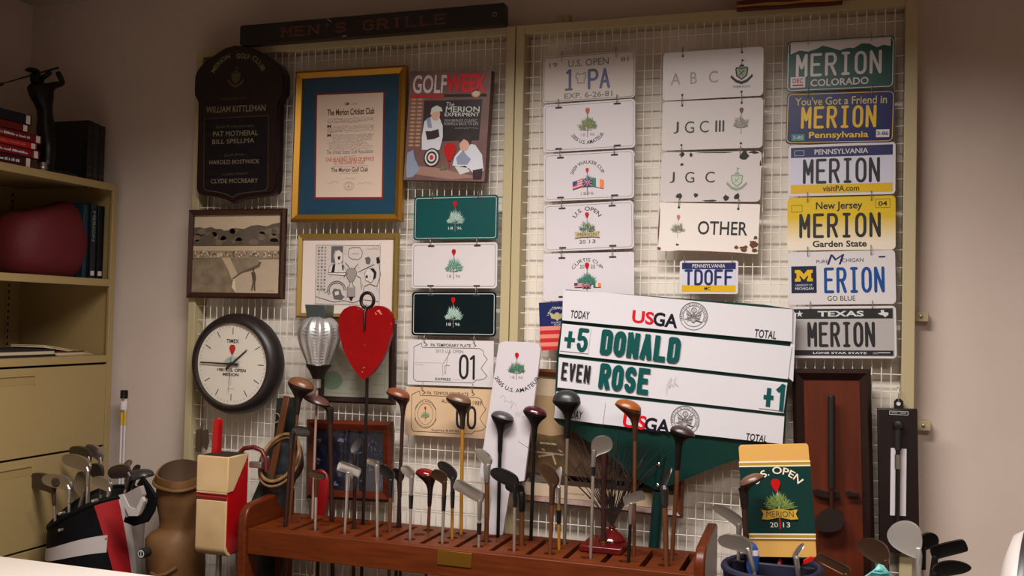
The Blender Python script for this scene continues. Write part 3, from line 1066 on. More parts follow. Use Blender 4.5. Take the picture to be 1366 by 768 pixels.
a.rect(.02, .215, .44, .24, REDINK, 2); a.rect(.44, .213, .96, .237, INK, 2)
a.ell(.83, .21, .055, .036, mat('cover_sticker', (206, 150, 96), .4), 3, 14); a.ell(.83, .21, .042, .027, PAPER, 4, 14)
a.rect(.2, .27, .44, .7, COVD, 1)
a.poly([(.44, .27), (.91, .26), (.9, .63), (.44, .64)], SLATE, 1)
a.text('The', .475, .285, .575, .325, SIL, 2); a.text('MERION', .475, .325, .885, .375, SIL, 2, bold=.012); a.text('EXPERIMENT', .465, .38, .885, .415, SIL, 2, bold=.012)
a.text('1934 BRINGS CLASSIC', .465, .44, .865, .465, PALEINK, 2); a.text('FORMULA BACK TO LIFE', .465, .47, .88, .495, PALEINK, 2); a.scribble(.6, .515, .88, .528, 40, .0008, PALEINK, 2)
for i in range(13):
    for x in (.07, .15):
        a.ell(x, .26 + i*.035, .035, .011, mat('cover_tan', (176, 136, 100), .4), 2, 8)
a.poly([(.03, .86), (.03, .75), (.1, .72), (.13, .8), (.2, .9), (.12, .97), (.04, .98)], LABS, 3)
# standing figure in a white coat
a.poly([(.21, .72), (.2, .6), (.22, .46), (.29, .42), (.4, .42), (.45, .5), (.46, .6), (.43, .72)], LAB, 3)
a.poly([(.24, .55), (.31, .55), (.4, .53), (.42, .6), (.36, .62), (.27, .63)], COVD, 4)
a.poly([(.24, .44), (.29, .42), (.32, .52), (.27, .52)], LABS, 4)
a.ell(.355, .4, .055, .055, SKIN, 4, 14); a.poly([(.29, .4), (.3, .34), (.36, .315), (.42, .335), (.44, .37), (.4, .37), (.33, .38)], SIL, 5)
# seated figure leaning on one hand
a.poly([(.6, .86), (.62, .78), (.69, .71), (.76, .66), (.86, .67), (.95, .76), (.98, .9), (.9, .96), (.8, .88)], LAB, 3)
a.poly([(.64, .79), (.72, .72), (.76, .76), (.82, .8), (.78, .85), (.66, .85)], LABS, 4)
a.ell(.73, .67, .06, .06, SKIN, 4, 14); a.poly([(.67, .66), (.66, .6), (.7, .57), (.78, .56), (.82, .6), (.8, .68), (.77, .64), (.72, .62)], COVD, 5)
# bench, dome and basket
a.poly([(.02, .86), (.4, .88), (.92, .96), (.6, .985), (.3, .96), (.03, .93)], CBROWN, 2)
for r_, mm, l in ((.1, COVD, 4), (.085, SIL, 5), (.065, COVD, 6), (.045, SIL, 7), (.025, FLAGRED, 8)):
    a.ell(.34, .79, r_, r_*.86, mm, l, 18)
a.basket(.56, .74, .062, RED, 8)
a.line([(.56, .83), (.56, .88)], .003, RED, 7); a.bush(.49, .9, .016, [LEAF2, LEAF1], 7, 12, 4)
a.poly([(.63, .87), (.76, .86), (.82, .91), (.7, .94)], SIL, 3); a.poly([(.85, .9), (.97, .88), (.96, .98), (.86, .98)], COVD, 4)
a.build('cover_print', h.o)

# sepia photograph
h, a = picture('framed_photograph', 'sepia photograph of a golfer in a bunker, dark brown frame', 'framed picture', [(254, 280), (382.4, 278.8), (381.6, 398.7), (252.7, 397.5)], -.086, .021, mat('brown_frame', (58, 30, 22), .35), .022, backc=mat('sepia_sky', (196, 176, 150), .6))
SEP = [mat('sepia_%s' % n, c, .6) for n, c in (('dark', (92, 80, 68)), ('mid', (116, 102, 86)), ('grass', (150, 132, 108)), ('pale', (188, 168, 140)), ('sand', (220, 200, 172)))]
SG = mat('sepia_turf', (142, 126, 104), .6, rgb2=(120, 105, 86), scale=30)
a.poly([(0, .16), (.06, .15), (.12, .17), (.2, .15), (.28, .19), (.36, .2), (.42, .19), (.5, .17), (.58, .18), (.66, .14), (.74, .13), (.84, .15), (.9, .12), (1, .1), (1, .45), (0, .45)], SEP[0], 0)
rnd = random.Random(4)
for i in range(60):
    x = rnd.random(); y = .19 + rnd.random()*.18
    a.ell(x, y, .03 + .03*rnd.random(), .025 + .02*rnd.random(), SEP[0] if rnd.random() < .5 else SEP[1], 1 + (i % 4), 9)
a.rect(0, .4, 1, .52, SEP[3], 5)
a.rect(0, .46, 1, .56, SEP[2], 6)
for i in range(110):
    x = rnd.random()
    a.ell(x, .47 + .07*rnd.random(), .008, .012, SEP[0] if rnd.random() < .55 else SEP[4], 7 + i % 3, 6)
a.poly([(0, .57), (1, .55), (1, 1), (0, 1)], SG, 10)
a.poly([(.34, .55), (.44, .55), (.55, .8), (.47, .84), (.42, .7)], SEP[3], 11)
a.poly([(.48, .86), (.5, .8), (.58, .73), (.68, .71), (.77, .67), (.8, .62), (.76, .58), (1, .57), (1, 1), (.52, 1), (.47, .93)], SEP[4], 12)
a.poly([(.46, .83), (.56, .74), (.66, .69), (.76, .64), (.78, .6), (.8, .61), (.78, .67), (.68, .72), (.58, .75), (.5, .82)], SEP[0], 13)
a.poly([(.69, .97), (.71, .86), (.7, .79), (.69, .74), (.72, .72), (.74, .75), (.75, .82), (.74, .87), (.745, .97), (.725, .97), (.722, .88), (.71, .97)], SEP[0], 14)
a.ell(.713, .705, .013, .018, SEP[0], 14, 8)
a.scribble(.86, .965, .95, .98, 12, .0007, SEP[0], 14)
a.scribble(.05, .96, .13, .98, 12, .0007, SEP[0], 14, 2)
a.build('photograph', h.o)

# cartoon
h, a = picture('framed_cartoon', 'pen and ink cartoon in a thin dull gold frame behind the red heart', 'framed picture', [(400.5, 313), (533.7, 310.5), (531, 427), (397, 423)], -.078, .018, mat('dull_gold', (166, 138, 74), .4, .6), .022, backc=MATW)
q = h.art_ab
c4 = [q(423.2, 327), q(508.5, 327.8), (q(507.2, 408)), q(421.6, 405)]
a.poly(c4, mat('cartoon_paper', (206, 196, 190), .7), 0)
a.line(c4, .0014, GREYINK, 1, closed=True)
A, B = q(423, 327), q(508, 406)


def cm(u, v):
    return (A[0] + (B[0] - A[0])*u, A[1] + (B[1] - A[1])*v)


def pl(pts, wd=.0013, m_=INK, **k):
    a.line([cm(*p) for p in pts], wd, m_, 3, round_=False, **k)


def fl(pts, m_, l=2):
    a.poly([cm(*p) for p in pts], m_, l)


CG = mat('cartoon_wash', (150, 144, 142), .7); CG2 = mat('cartoon_shade', (96, 92, 92), .7); CP = mat('cartoon_white', (214, 206, 202), .7)
rnd = random.Random(8)
for i in range(14):
    for x in (.03, .08, .13):
        fl([(x, .03 + i*.055), (x + .035, .03 + i*.055), (x + .03, .06 + i*.055), (x + .005, .06 + i*.055)], CG if rnd.random() < .7 else CG2)
fl([(.24, .02), (.42, .02), (.42, .3), (.24, .3)], CG2)
fl([(.28, .18), (.3, .1), (.36, .08), (.42, .14), (.42, .26), (.37, .33), (.3, .29)], CP, 3); fl([(.34, .2), (.39, .19), (.38, .25), (.35, .25)], INK, 4)
fl([(.2, .5), (.22, .36), (.3, .3), (.42, .33), (.48, .44), (.46, .52)], CP, 3); fl([(.27, .34), (.31, .31), (.3, .46), (.25, .47)], INK, 4); fl([(.41, .33), (.44, .36), (.44, .44), (.42, .42)], INK, 4)
pl([(.2, .5), (.22, .36), (.3, .3), (.3, .12), (.36, .08), (.42, .14), (.42, .32), (.48, .44), (.46, .52), (.2, .5)])
pl([(.5, .12), (.52, .06), (.6, .04), (.68, .05), (.72, .12), (.71, .2), (.66, .25), (.56, .24), (.51, .2)], closed=True)
a.scribble(*cm(.56, .14), *cm(.67, .16), 16, .0008, GREYINK, 3)
fl([(.48, .45), (.5, .41), (.56, .39), (.62, .41), (.64, .47), (.62, .56), (.58, .63), (.53, .63), (.49, .55)], CG, 3); pl([(.48, .45), (.5, .41), (.56, .39), (.62, .41), (.64, .47), (.62, .56), (.58, .63), (.58, .68), (.62, .72), (.62, .88), (.5, .88), (.5, .72), (.54, .68), (.54, .63), (.49, .55)], closed=True)
fl([(.5, .72), (.62, .72), (.62, .88), (.5, .88)], CG, 3); fl([(.53, .88), (.6, .88), (.57, .95), (.55, .93)], INK, 4)
for p in ([(.2, .47), (.48, .47)], [(.66, .46), (.9, .33)], [(.46, .3), (.53, .39)], [(.66, .32), (.6, .4)], [(.44, .55), (.5, .48)], [(.64, .52), (.7, .56), (.72, .75)]):
    pl(p, .0018)
fl([(.78, .6), (.76, .48), (.8, .4), (.88, .39), (.92, .45), (.92, .55), (.86, .64)], CP, 3); pl([(.78, .6), (.76, .48), (.8, .4), (.88, .39), (.93, .45), (.92, .55), (.86, .64)], closed=True)
fl([(.84, .4), (.9, .4), (.94, .47), (.93, .56), (.89, .58), (.9, .48)], INK, 4); fl([(.78, .52), (.81, .51), (.81, .56), (.78, .56)], INK, 4)
pl([(.74, .9), (.76, .7), (.84, .66), (.95, .7), (1, .5), (.97, .3)], .0016); fl([(.78, .32), (.76, .22), (.82, .2), (.85, .25), (.83, .33)], CG2, 3); fl([(.94, .32), (.93, .22), (.97, .2), (.99, .3)], INK, 3)
for r_ in (.14, .115):
    pl([(.34 + r_*cos(t*pi/12), .77 - r_*1.1*sin(t*pi/12)) for t in range(0, 15)], .003, CG2)
fl([(.27, .8), (.3, .74), (.4, .76), (.42, .84), (.46, .88), (.42, .93), (.3, .92)], CG2, 3)
fl([(.31, .8), (.37, .78), (.38, .84), (.32, .86)], CP, 4)
pl([(.02, .88), (.14, .92), (.3, .97), (.46, .94), (.6, .98), (.72, .92), (.98, .95)], .0016, CG2)
pl([(.06, .85), (.1, .7), (.16, .82), (.22, .76)], .0014, GREYINK)
for i in range(50):
    x, y = rnd.random(), rnd.random()
    pl([(x, y), (x + .04*rnd.uniform(-1, 1), y + .05*rnd.uniform(-1, 1))], .0007, GREYINK)
a.scribble(*cm(.78, .06), *cm(.96, .08), 18, .0007, GREYINK, 3)
a.build('drawing', h.o)

# certificate behind the heart
h, a = picture('framed_certificate', 'dark framed pale certificate half hidden behind the red heart', 'framed picture', [(428, 432), (530, 430), (528, 541.5), (426, 534)], -.074, .022, WOODD, .022, backc=mat('pale_green_paper', (176, 178, 162), .7))
q = h.art_ab
a.ell(*q(444, 507), .16, .14, mat('seal_green', (118, 148, 124), .7), 0, 16)
for x0, x1, y in ((462, 476, 493), (458, 478, 505.5), (466, 480, 518), (441, 455, 487), (496, 512, 487), (500, 512, 498), (498, 514, 512)):
    A, B = q(x0, y), q(x1, y + 1.5)
    a.scribble(A[0], A[1], B[0], B[1], 16, .001, GREYINK, 0, int(x0))
a.line([(.1, .06), (.1, .95), (.93, .95), (.93, .06)], .0015, mat('sage_line', (130, 150, 120), .6), 0)
a.build('certificate_sheet', h.o)

# dark blue picture in a red wood frame
h, a = picture('framed_picture', 'dark blue picture in a wide red wood frame behind the club rack', 'framed picture', [(412, 558.5), (526, 562), (525, 669), (412, 663)], -.08, .033, WOODR, .026, backc=mat('midnight_print', (9, 12, 30), .4, rgb2=(28, 31, 46), scale=14))
BL = [mat('print_%s' % n, c, .4) for n, c in (('slate', (36, 40, 58)), ('pale', (104, 110, 126)), ('black', (10, 11, 18)), ('violet', (26, 23, 44)))]
rnd = random.Random(5)
for i in range(70):
    blotch(a, rnd.random()*.96 + .02, rnd.random()*.9 + .05, .02 + .06*rnd.random(), .015 + .05*rnd.random(), BL[[0, 0, 2, 3, 1][i % 5]] if i % 5 != 4 or i % 2 else BL[0], i % 6, i)
for i in range(26):
    x, y = .4 + rnd.random()*.55, .1 + rnd.random()*.8
    a.line([(x, y), (x + rnd.uniform(-.04, .04), y + rnd.uniform(-.06, .06))], .0025, BL[1], 6)
a.build('picture_print', h.o)

# picture behind the scoreboard
h, a = picture('framed_picture', 'large wood framed picture with cream mat behind the scoreboard', 'framed picture', [(692, 489), (917, 504), (913, 689), (690, 667)], -.078, .022, mat('walnut', (110, 58, 28), .4, rgb2=(92, 48, 24), scale=10, stretch=(10, 1, 1)), .024, backc=mat('cream_mat_board', (206, 184, 156), .8))
q = h.art_ab
a.poly([q(698, 525), q(905, 541), q(903, 660), q(698, 641)], mat('painted_sky', (176, 148, 112), .45), 0)
a.poly([q(698, 580), q(715, 577), q(735, 581), q(760, 578), q(790, 584), q(904, 592), q(903, 660), q(698, 641)], mat('painted_dune', (112, 86, 56), .45, rgb2=(96, 76, 46), scale=26), 1)
a.poly([q(698, 627), q(740, 632), q(903, 648), q(903, 660), q(698, 641)], mat('painted_earth', (66, 48, 34), .45), 2)
a.poly([q(752, 560), q(775, 572), q(830, 590), q(903, 590), q(903, 655), q(755, 640)], mat('painted_shadow', (84, 62, 42), .45), 2)
for x0, y0, x1, y1 in ((722, 590, 742, 592), (718, 602, 752, 606), (738, 606, 742, 618), (724, 598, 727, 600), (746, 600, 750, 602), (720, 608, 740, 605)):
    a.line([q(x0, y0), q(x1, y1)], .006, mat('painted_light', (206, 184, 150), .45), 3)
A, B = q(757.5, 656), q(806, 662)
a.text('CHICK', A[0], A[1], A[0] + (B[0] - A[0])*.5, B[1], INK, 4, bold=.01)
a.build('picture_print', h.o)

# dark shaped plaque
h = Hung('shaped_honour_board', 'dark mahogany honour board with arched top and gilt names', 'plaque', [(263, 62), (384.7, 62), (384.7, 272), (263, 272)], -.1)
OUT = [(316, 62), (303, 66), (291.5, 73.6), (280, 82), (271.5, 89), (266.5, 96), (263.6, 103.7), (263, 116), (263, 128), (265.5, 132), (268, 138), (267.5, 165), (267, 194), (265.5, 251.6), (267, 257), (272, 260.5), (290, 263), (302.4, 266), (309, 269), (314, 272.5), (319, 269.5), (326, 266), (345, 263), (366, 260.5), (371, 258.5), (373.5, 254), (375, 231), (376, 190), (376.5, 140), (379.5, 133), (384, 126), (384.7, 113), (384.3, 102), (382, 95), (378, 88.8), (366, 80), (353, 72), (344, 67), (334.5, 64), (325, 62.3)]
OUT = [h.uv(*p) for p in OUT]
m = MB(); m.prism(OUT, -.014, .012, MAHOG)
cx = sum(p[0] for p in OUT)/len(OUT); cz = sum(p[1] for p in OUT)/len(OUT)
m.prism([(cx + (x - cx)*.95, cz + (z - cz)*.965) for x, z in OUT], -.02, -.0135, MAHOG)
m.build('board', h.o, bevel=.003)
a = h.art(-.02)
GILT = mat('gilt_letters', (150, 138, 112), .45, .3)
GILD = mat('dim_gilt_letters', (96, 84, 66), .5, .3)
q = h.ab
PANEL = [q(*p) for p in [(277, 160), (362.5, 155.5), (361.5, 250), (358, 255), (335, 257.5), (322, 259.5), (314, 264), (306, 259.5), (292, 256.5), (280, 255), (276.5, 251)]]
a.poly(PANEL, mat('black_panel', (12, 11, 16), .35), 0)
a.line(PANEL, .002, GILD, 1, closed=True)
a.arc('MERION', *q(320, 118), .115, 152, 108, .017, GILT, 0, bold=.01)
a.arc('GOLF', *q(322, 122), .118, 98, 72, .018, GILT, 0, bold=.01)
a.arc('CLUB', *q(318, 120), .125, 60, 30, .018, GILT, 0, bold=.01)
crest(a, *q(319, 106), .075, (GILD, GILD), 0)


def pt(s, x0, y0, x1, y1, m_=GILT, **k):
    A, B = q(x0, y0), q(x1, y1)
    a.text(s, A[0], A[1], B[0], B[1], m_, 1, dz=.012, **k)


pt('PROFESSIONAL', 300, 133, 334, 135.5, GILD)
pt('WILLIAM KITTLEMAN', 280, 144, 358, 152, bold=.01)
pt('Golf Professionals', 293, 169, 343, 173, GILD); pt('PAT MOTHERAL', 289, 177, 348, 184); pt('BILL SPELLMA', 288, 187.5, 343, 194)
pt('Golf Shop', 304, 207, 330, 211.5, GILD); pt('HAROLD BOSTWICK', 284, 215, 350, 221.5)
pt('Caddie Master', 301, 232, 335, 236, GILD); pt('CLYDE MCCREARY', 286, 240, 348, 247)
a.build('gilt_lettering', h.o)

# long dark sign along the top
h = Hung('long_wooden_sign', 'long dark board with faded gilt capitals lying along the panel top', 'sign', [(324, 37.5), (674, 4), (677.4, 36), (323, 61)], -.1)
m = MB(); m.prism(rrect(h.w, h.h, .008, 3), -.016, .016, mat('black_brown_wood', (24, 20, 22), .35, rgb2=(32, 24, 24), scale=5, stretch=(1, 1, 20)))
m.build('board', h.o, bevel=.003)
a = h.art(-.016)
SGN = mat('faded_gilt', (104, 62, 44), .5, rgb2=(84, 46, 36), scale=40)


def serif(a, s, x0, x1, b0, b1, m_, wd, l=0):
    """roman capitals: strokes with serif feet"""
    n = len(s)
    cell = (x1 - x0)/n
    for i, ch in enumerate(s):
        if ch == ' ':
            continue
        cw = .66 if ch not in "I'" else .25
        L = x0 + cell*(i + (1 - cw)/2)
        g = GLY['i'] if ch == 'I' else GLY[ch]
        for st in g:
            a.line([(L + x*cell*cw, b1 + z*(b0 - b1)) for x, z in st], wd, m_, l)
        feet = {'M': ((0, 0), (1, 0), (0, 1), (1, 1)), 'N': ((0, 0), (0, 1), (1, 1)), 'E': ((0, 0), (0, 1)), 'I': ((.5, .05), (.5, 1)), 'L': ((0, 1), (0, 0)), 'R': ((0, 0), (0, 1), (1, 0))}.get(ch, ())
        for fx, fz in feet:
            X, Z = L + fx*cell*cw, b1 + fz*(b0 - b1)
            a.line([(X - .12*cell, Z), (X + .12*cell, Z)], wd*.6, m_, l)


serif(a, "MEN'S GRILLE", .165, .8, .3, .72, SGN, .0075)
for x, y, r_ in ((.965, .5, .007),):
    a.line([(x + r_/a.w*cos(t*pi/6), y + r_/a.h*sin(t*pi/6)) for t in range(12)], .002, STEELD, 1, closed=True)
a.line([(.35, .02), (.355, .1), (.365, .18)], .003, PALEINK, 1); a.line([(.41, .95), (.425, .93)], .003, PALEINK, 1)
a.build('gilt_lettering', h.o)

# striped board at the top right, cut by the frame
h = Hung('striped_board', 'dark red board with wavy gold stripes over the right panel', 'sign', [(983, -42), (1124, -52), (1125, 4.6), (984, 15.2)], -.097)
m = MB(); m.box((-h.w/2, -.008, -h.h/2), (h.w/2, .012, h.h/2), mat('oxblood', (70, 10, 10), .4)); m.build('board', h.o, bevel=.002)
a = h.art(-.008)
for i in range(6):
    y = .1 + i*.155
    a.poly([(.004 + .992*k/12, y + .012*sin(k*1.3)) for k in range(13)] + [(.996 - .992*k/12, y + .06 + .012*sin(k*1.1)) for k in range(13)], mat('dull_gold_stripe', (170, 120, 44), .45), 0)
a.build('stripes', h.o)

# clock
o = thing('wall_clock', 'round black wall clock with a white face under the sepia photograph', 'clock', (0, 0, 0))
cf = P(307.7, 485.5, -.155)
o.location = (cf.x, -.085, cf.z)
R0 = .183
m = MB()
m.lathe([(.15, 0), (R0 - .004, .0), (R0, .012), (R0, .04), (R0 - .006, .056), (R0 - .016, .068), (R0 - .026, .074), (.150, .074), (.146, .066), (.146, .06), (.0, .06)], mat('clock_case', (34, 26, 24), .42), (0, 0, 0), 64, 'y', cap=True)
m.build('clock_case', o)
m = MB()
m.lathe([(.147, .0602), (.147, .0612), (0, .0612)], mat('clock_face', (216, 208, 196), .5), (0, 0, 0), 64, 'y')
m.build('clock_face', o)
a = Art(.294, .294, -.0612)
for i in range(60):
    t = 2*pi*i/60
    r0, r1, wd = (.107, .132, .003) if i % 5 == 0 else (.132, .138, .0012)
    a.line([(r0*sin(t), r0*cos(t)), (r1*sin(t), r1*cos(t))], wd, INK, 0, False, False)
a.text('TIMEX', .41, .195, .59, .243, INK, bold=.025)
a.basket(.5, .325, .036, RED, 2)
a.line([(.5, .3), (.5, .46)], .002, GREYINK, 0)
a.bush(.5, .52, .042, [LEAF4, SIL, PALEINK, LEAF4], 0, 40, 2, -12, 192, .0016)
a.text('1981 U.S. OPEN', .29, .555, .7, .595, INK, 1, bold=.025); a.text('MERION', .375, .61, .6, .648, INK, 1, bold=.025)
a.line([(.49, .66), (.49, .76)], .001, GREYINK, 0); a.scribble(.45, .8, .55, .81, 12, .0008, GREYINK, 0)
a.build('dial_markings', o)


def hand(name, ang, ln, wd, y, m_=BLACK):
    t = radians(ang)
    m = MB()
    d = (sin(t), cos(t)); n_ = (d[1]*wd/2, -d[0]*wd/2)
    b = (-d[0]*.03, -d[1]*.03); e = (d[0]*ln, d[1]*ln)
    m.prism([(b[0] + n_[0], b[1] + n_[1]), (b[0] - n_[0], b[1] - n_[1]), (e[0] - n_[0]*.5, e[1] - n_[1]*.5), (e[0] + n_[0]*.5, e[1] + n_[1]*.5)], -y - .001, -y, m_)
    if name == 'hour_hand':
        m.lathe([(.007, y), (.007, y + .006), (.0, y + .006)], m_, (0, 0, 0), 16, 'y')
    m.build(name, o)


hand('hour_hand', 50, .083, .008, .066)
hand('minute_hand', 271, .132, .008, .0685)
hand('second_hand', 183, .1, .0018, .071, GREYINK)
m = MB(); m.lathe([(.147, .0735), (.147, .0745), (0, .0745)], GLASS, (0, 0, 0), 64, 'y'); m.build('glass', o)

# ------------------------------------------------------------------ club rack
RACK = mat('rack_cherry', (98, 41, 8), .5, rgb2=(80, 31, 5), scale=7, stretch=(1, 9, 9), spec=.25)
RACKE = mat('rack_cherry_end', (92, 37, 8), .38, rgb2=(76, 28, 5), scale=7, stretch=(9, 1, 9), spec=.3)
ZR = .80
RX0, RX1, RYF, RYB = -1.80, -.372, -.405, -.15
o = thing('golf_club_rack', 'long reddish wooden club rack with slotted and drilled top', 'club rack', ((RX0 + RX1)/2, (RYF + RYB)/2, 0))
ocx, ocy = o.location.x, o.location.y


def off(m):
    m.v = [(x - ocx, y - ocy, z) for x, y, z in m.v]
    return m


SL = [-1.664 + .1142*k for k in range(12)]
m = MB()
m.box((RX0, RYF, ZR - .02), (RX1, RYF + .02, ZR), RACK)
m.box((RX0, RYB - .018, ZR - .02), (RX1, RYB, ZR), RACK)
edges = [RX0] + SL + [RX1]
HOLES = []
for i in range(len(edges) - 1):
    x0 = edges[i] + (.009 if i else 0)
    x1 = edges[i + 1] - (.009 if i < len(edges) - 2 else 0)
    ys = [RYF + .02, -.309, -.236, RYB - .018]
    if x1 - x0 < .06:
        m.box((x0, ys[0], ZR - .02), (x1, ys[3], ZR), RACK)
        continue
    hx = (x0 + x1)/2 if i else x1 - .048
    for j, hy in enumerate((-.346, -.273, -.201)):
        ya, yb = ys[j], ys[j + 1]
        N = 24
        r = .0185
        out, inn = [], []
        for k in range(N):
            t = 2*pi*(k + .5)/N
            c, s = cos(t), sin(t)
            lim = [1e9]
            if c > 1e-6: lim.append((x1 - hx)/c)
            if c < -1e-6: lim.append((x0 - hx)/c)
            if s > 1e-6: lim.append((yb - hy)/s)
            if s < -1e-6: lim.append((ya - hy)/s)
            q_ = min(lim)
            out.append((hx + c*q_, hy + s*q_)); inn.append((hx + c*r, hy + s*r))
        # square the corners
        for cxn, cyn in ((x0, ya), (x1, ya), (x1, yb), (x0, yb)):
            k = min(range(N), key=lambda k: (out[k][0] - cxn)**2 + (out[k][1] - cyn)**2)
            out[k] = (cxn, cyn)
        vs = [(x, y, ZR) for x, y in out] + [(x, y, ZR) for x, y in inn] + [(x, y, ZR - .02) for x, y in inn] + [(x, y, ZR - .02) for x, y in out]
        fs = []
        for a_, b_ in ((0, 1), (1, 2), (2, 3), (3, 0)):
            for k in range(N):
                k2 = (k + 1) % N
                fs.append((a_*N + k, a_*N + k2, b_*N + k2, b_*N + k))
        m.add(vs, fs, RACK)
        HOLES.append((hx, hy))
off(m).build('slotted_top', o)
m = MB(); m.box((RX0 - .004, RYF - .016, ZR - .082), (RX1 + .004, RYF, ZR - .0005), RACK); off(m).build('front_rail', o, bevel=.002)
m = MB(); m.box((RX0 - .004, RYB, ZR - .082), (RX1 + .004, RYB + .014, ZR - .0005), RACK); off(m).build('back_rail', o, bevel=.002)
m = MB(); m.box((RX0, RYF, .08), (RX1, RYB, .105), RACK); off(m).build('bottom_shelf', o, bevel=.002)
prof = [(RYF - .03, 0), (RYF - .03, .82)] + [(RYF - .03 + .05 - .05*cos(radians(a)), .82 + .055*sin(radians(a))) for a in range(15, 91, 15)] + [(RYB + .0, .893), (RYB + .016, .885), (RYB + .016, 0), (RYB - .05, 0), (RYB - .05, .6), (RYB - .07, .7), (RYF + .08, .76), (RYF + .05, .7), (RYF + .05, 0)]
for xa in (RX0 - .034, RX1 + .004):
    m = MB(); m.prismx(prof, xa, xa + .03, RACKE); off(m).build('end_panel', o, bevel=.006, seg=3)
A, B = P(583.5, 733, RYF - .017), P(629, 757.5, RYF - .017)
m = MB(); m.box((A.x, RYF - .019, B.z), (B.x, RYF - .016, A.z), mat('old_brass', (122, 84, 20), .45, .6)); off(m).build('brass_plate', o, bevel=.001)

# ------------------------------------------------------------------ golf clubs
IRON = [(-.06, -.18), (-.1, .15), (-.07, .5), (.05, .82), (.3, .97), (.62, 1), (.88, .9), (1.02, .65), (1.03, .35), (.93, .12), (.7, .0), (.3, -.06), (.08, -.16)]
BLADE = [(-.03, -.1), (-.06, .3), (-.03, .85), (.03, 1), (.5, 1.03), (.94, 1), (1.0, .85), (1.02, .4), (1, .08), (.94, 0), (.1, -.02)]
LEAFB = [(0, -.1), (-.04, .5), (.15, .95), (.5, 1.05), (.85, .85), (1.02, .45), (.85, .1), (.5, -.05), (.15, -.12)]


def chaikin(p, n=2):
    for _ in range(n):
        o_ = []
        for i in range(len(p)):
            a_, b_ = p[i], p[(i + 1) % len(p)]
            o_ += [(a_[0]*.75 + b_[0]*.25, a_[1]*.75 + b_[1]*.25), (a_[0]*.25 + b_[0]*.75, a_[1]*.25 + b_[1]*.75)]
        p = o_
    return p


IRON, BLADE, LEAFB = chaikin(IRON), chaikin(BLADE, 1), chaikin(LEAFB)
RCLUB = 'golf clubs standing upside down in the wooden rack'
SHAFTS = {}


def col(name, rgb, rough=.35, metal=0.0):
    return mat(name, rgb, rough, metal)


GRIPB = mat('black_rubber_grip', (20, 19, 19), .8)
GRIPL = mat('brown_leather_grip', (56, 34, 22), .7)
S_STEEL = mat('steel_shaft', (196, 186, 176), .34, .85)
S_BROWN = mat('hickory_shaft', (88, 48, 22), .45)
S_DARK = mat('dark_hickory_shaft', (46, 22, 16), .45, spec=.35)
S_BLACK = mat('black_shaft', (12, 9, 9), .45, spec=.3)
S_GOLD = mat('golden_shaft', (156, 106, 26), .4)
S_GREY = mat('weathered_shaft', (104, 90, 76), .45)
FER = mat('black_ferrule', (14, 13, 14), .3)
HD_BLACK = mat('black_head', (10, 8, 8), .4, spec=.3)
HD_BROWN = mat('dark_brown_head', (28, 16, 12), .4, spec=.35)
HD_GUN = mat('gunmetal_head', (70, 66, 66), .35, .9)
HD_BRNZ = mat('bronze_head', (86, 62, 46), .4, .8)
HD_STEEL = mat('satin_steel_head', (182, 178, 174), .3, .9)
HD_GREY = mat('old_steel_head', (150, 142, 134), .36, .85)


def club(label, base, tip, shaft, r=.0045, name='golf_club', group=RCLUB, zb=.107, grip=GRIPB, ferr=None, hosel=None, zr=ZR, Y=None, grip_top=.38):
    """the Empty, shaft and grip; base = pixel of the shaft at the rack top, tip = pixel where the head begins"""
    b = P(base[0], base[1], zr, 2) if Y is None else P(base[0], base[1], Y)
    if Y is None:      # set into the nearest hole when close to one
        hx, hy = min(HOLES, key=lambda h: (h[0] - b.x)**2 + (h[1] - b.y)**2)
        if abs(hx - b.x) < .03 and abs(hy - b.y) < .03:
            dx = max(-.012, min(.012, b.x - hx)); dy = max(-.011, min(.011, b.y - hy))
            b = V((hx + dx, hy + dy, b.z))
    t = P(tip[0], tip[1], b.y)
    d = (t - b)
    k = (zb - b.z)/d.z
    foot = b + d*k
    o = thing(name, label, 'golf club', foot, group=group)
    up = (t - foot)
    L = up.length
    u = up/L
    m = MB(); m.tube([V((0, 0, 0)), u*(L*.6), u*L], [r*.9, r, r*1.1], shaft, 10)
    m.build('shaft', o)
    m = MB(); g = (grip_top - zb)/u.z
    m.tube([V((0, 0, 0)), u*.004, u*g*.96, u*g], [r*2.2, r*2.7, r*1.9, r*1.3], grip, 10)
    m.build('grip', o)
    if ferr:
        f0, f1 = ferr
        a_, c_ = P(base[0], f0, b.y).z, P(base[0], f1, b.y).z
        m = MB(); m.tube([u*((c_ - foot.z)/u.z), u*((a_ - foot.z)/u.z)], [r*1.35, r*1.7], FER, 10)
        m.build('ferrule', o)
    return o, foot, t, b.y, u


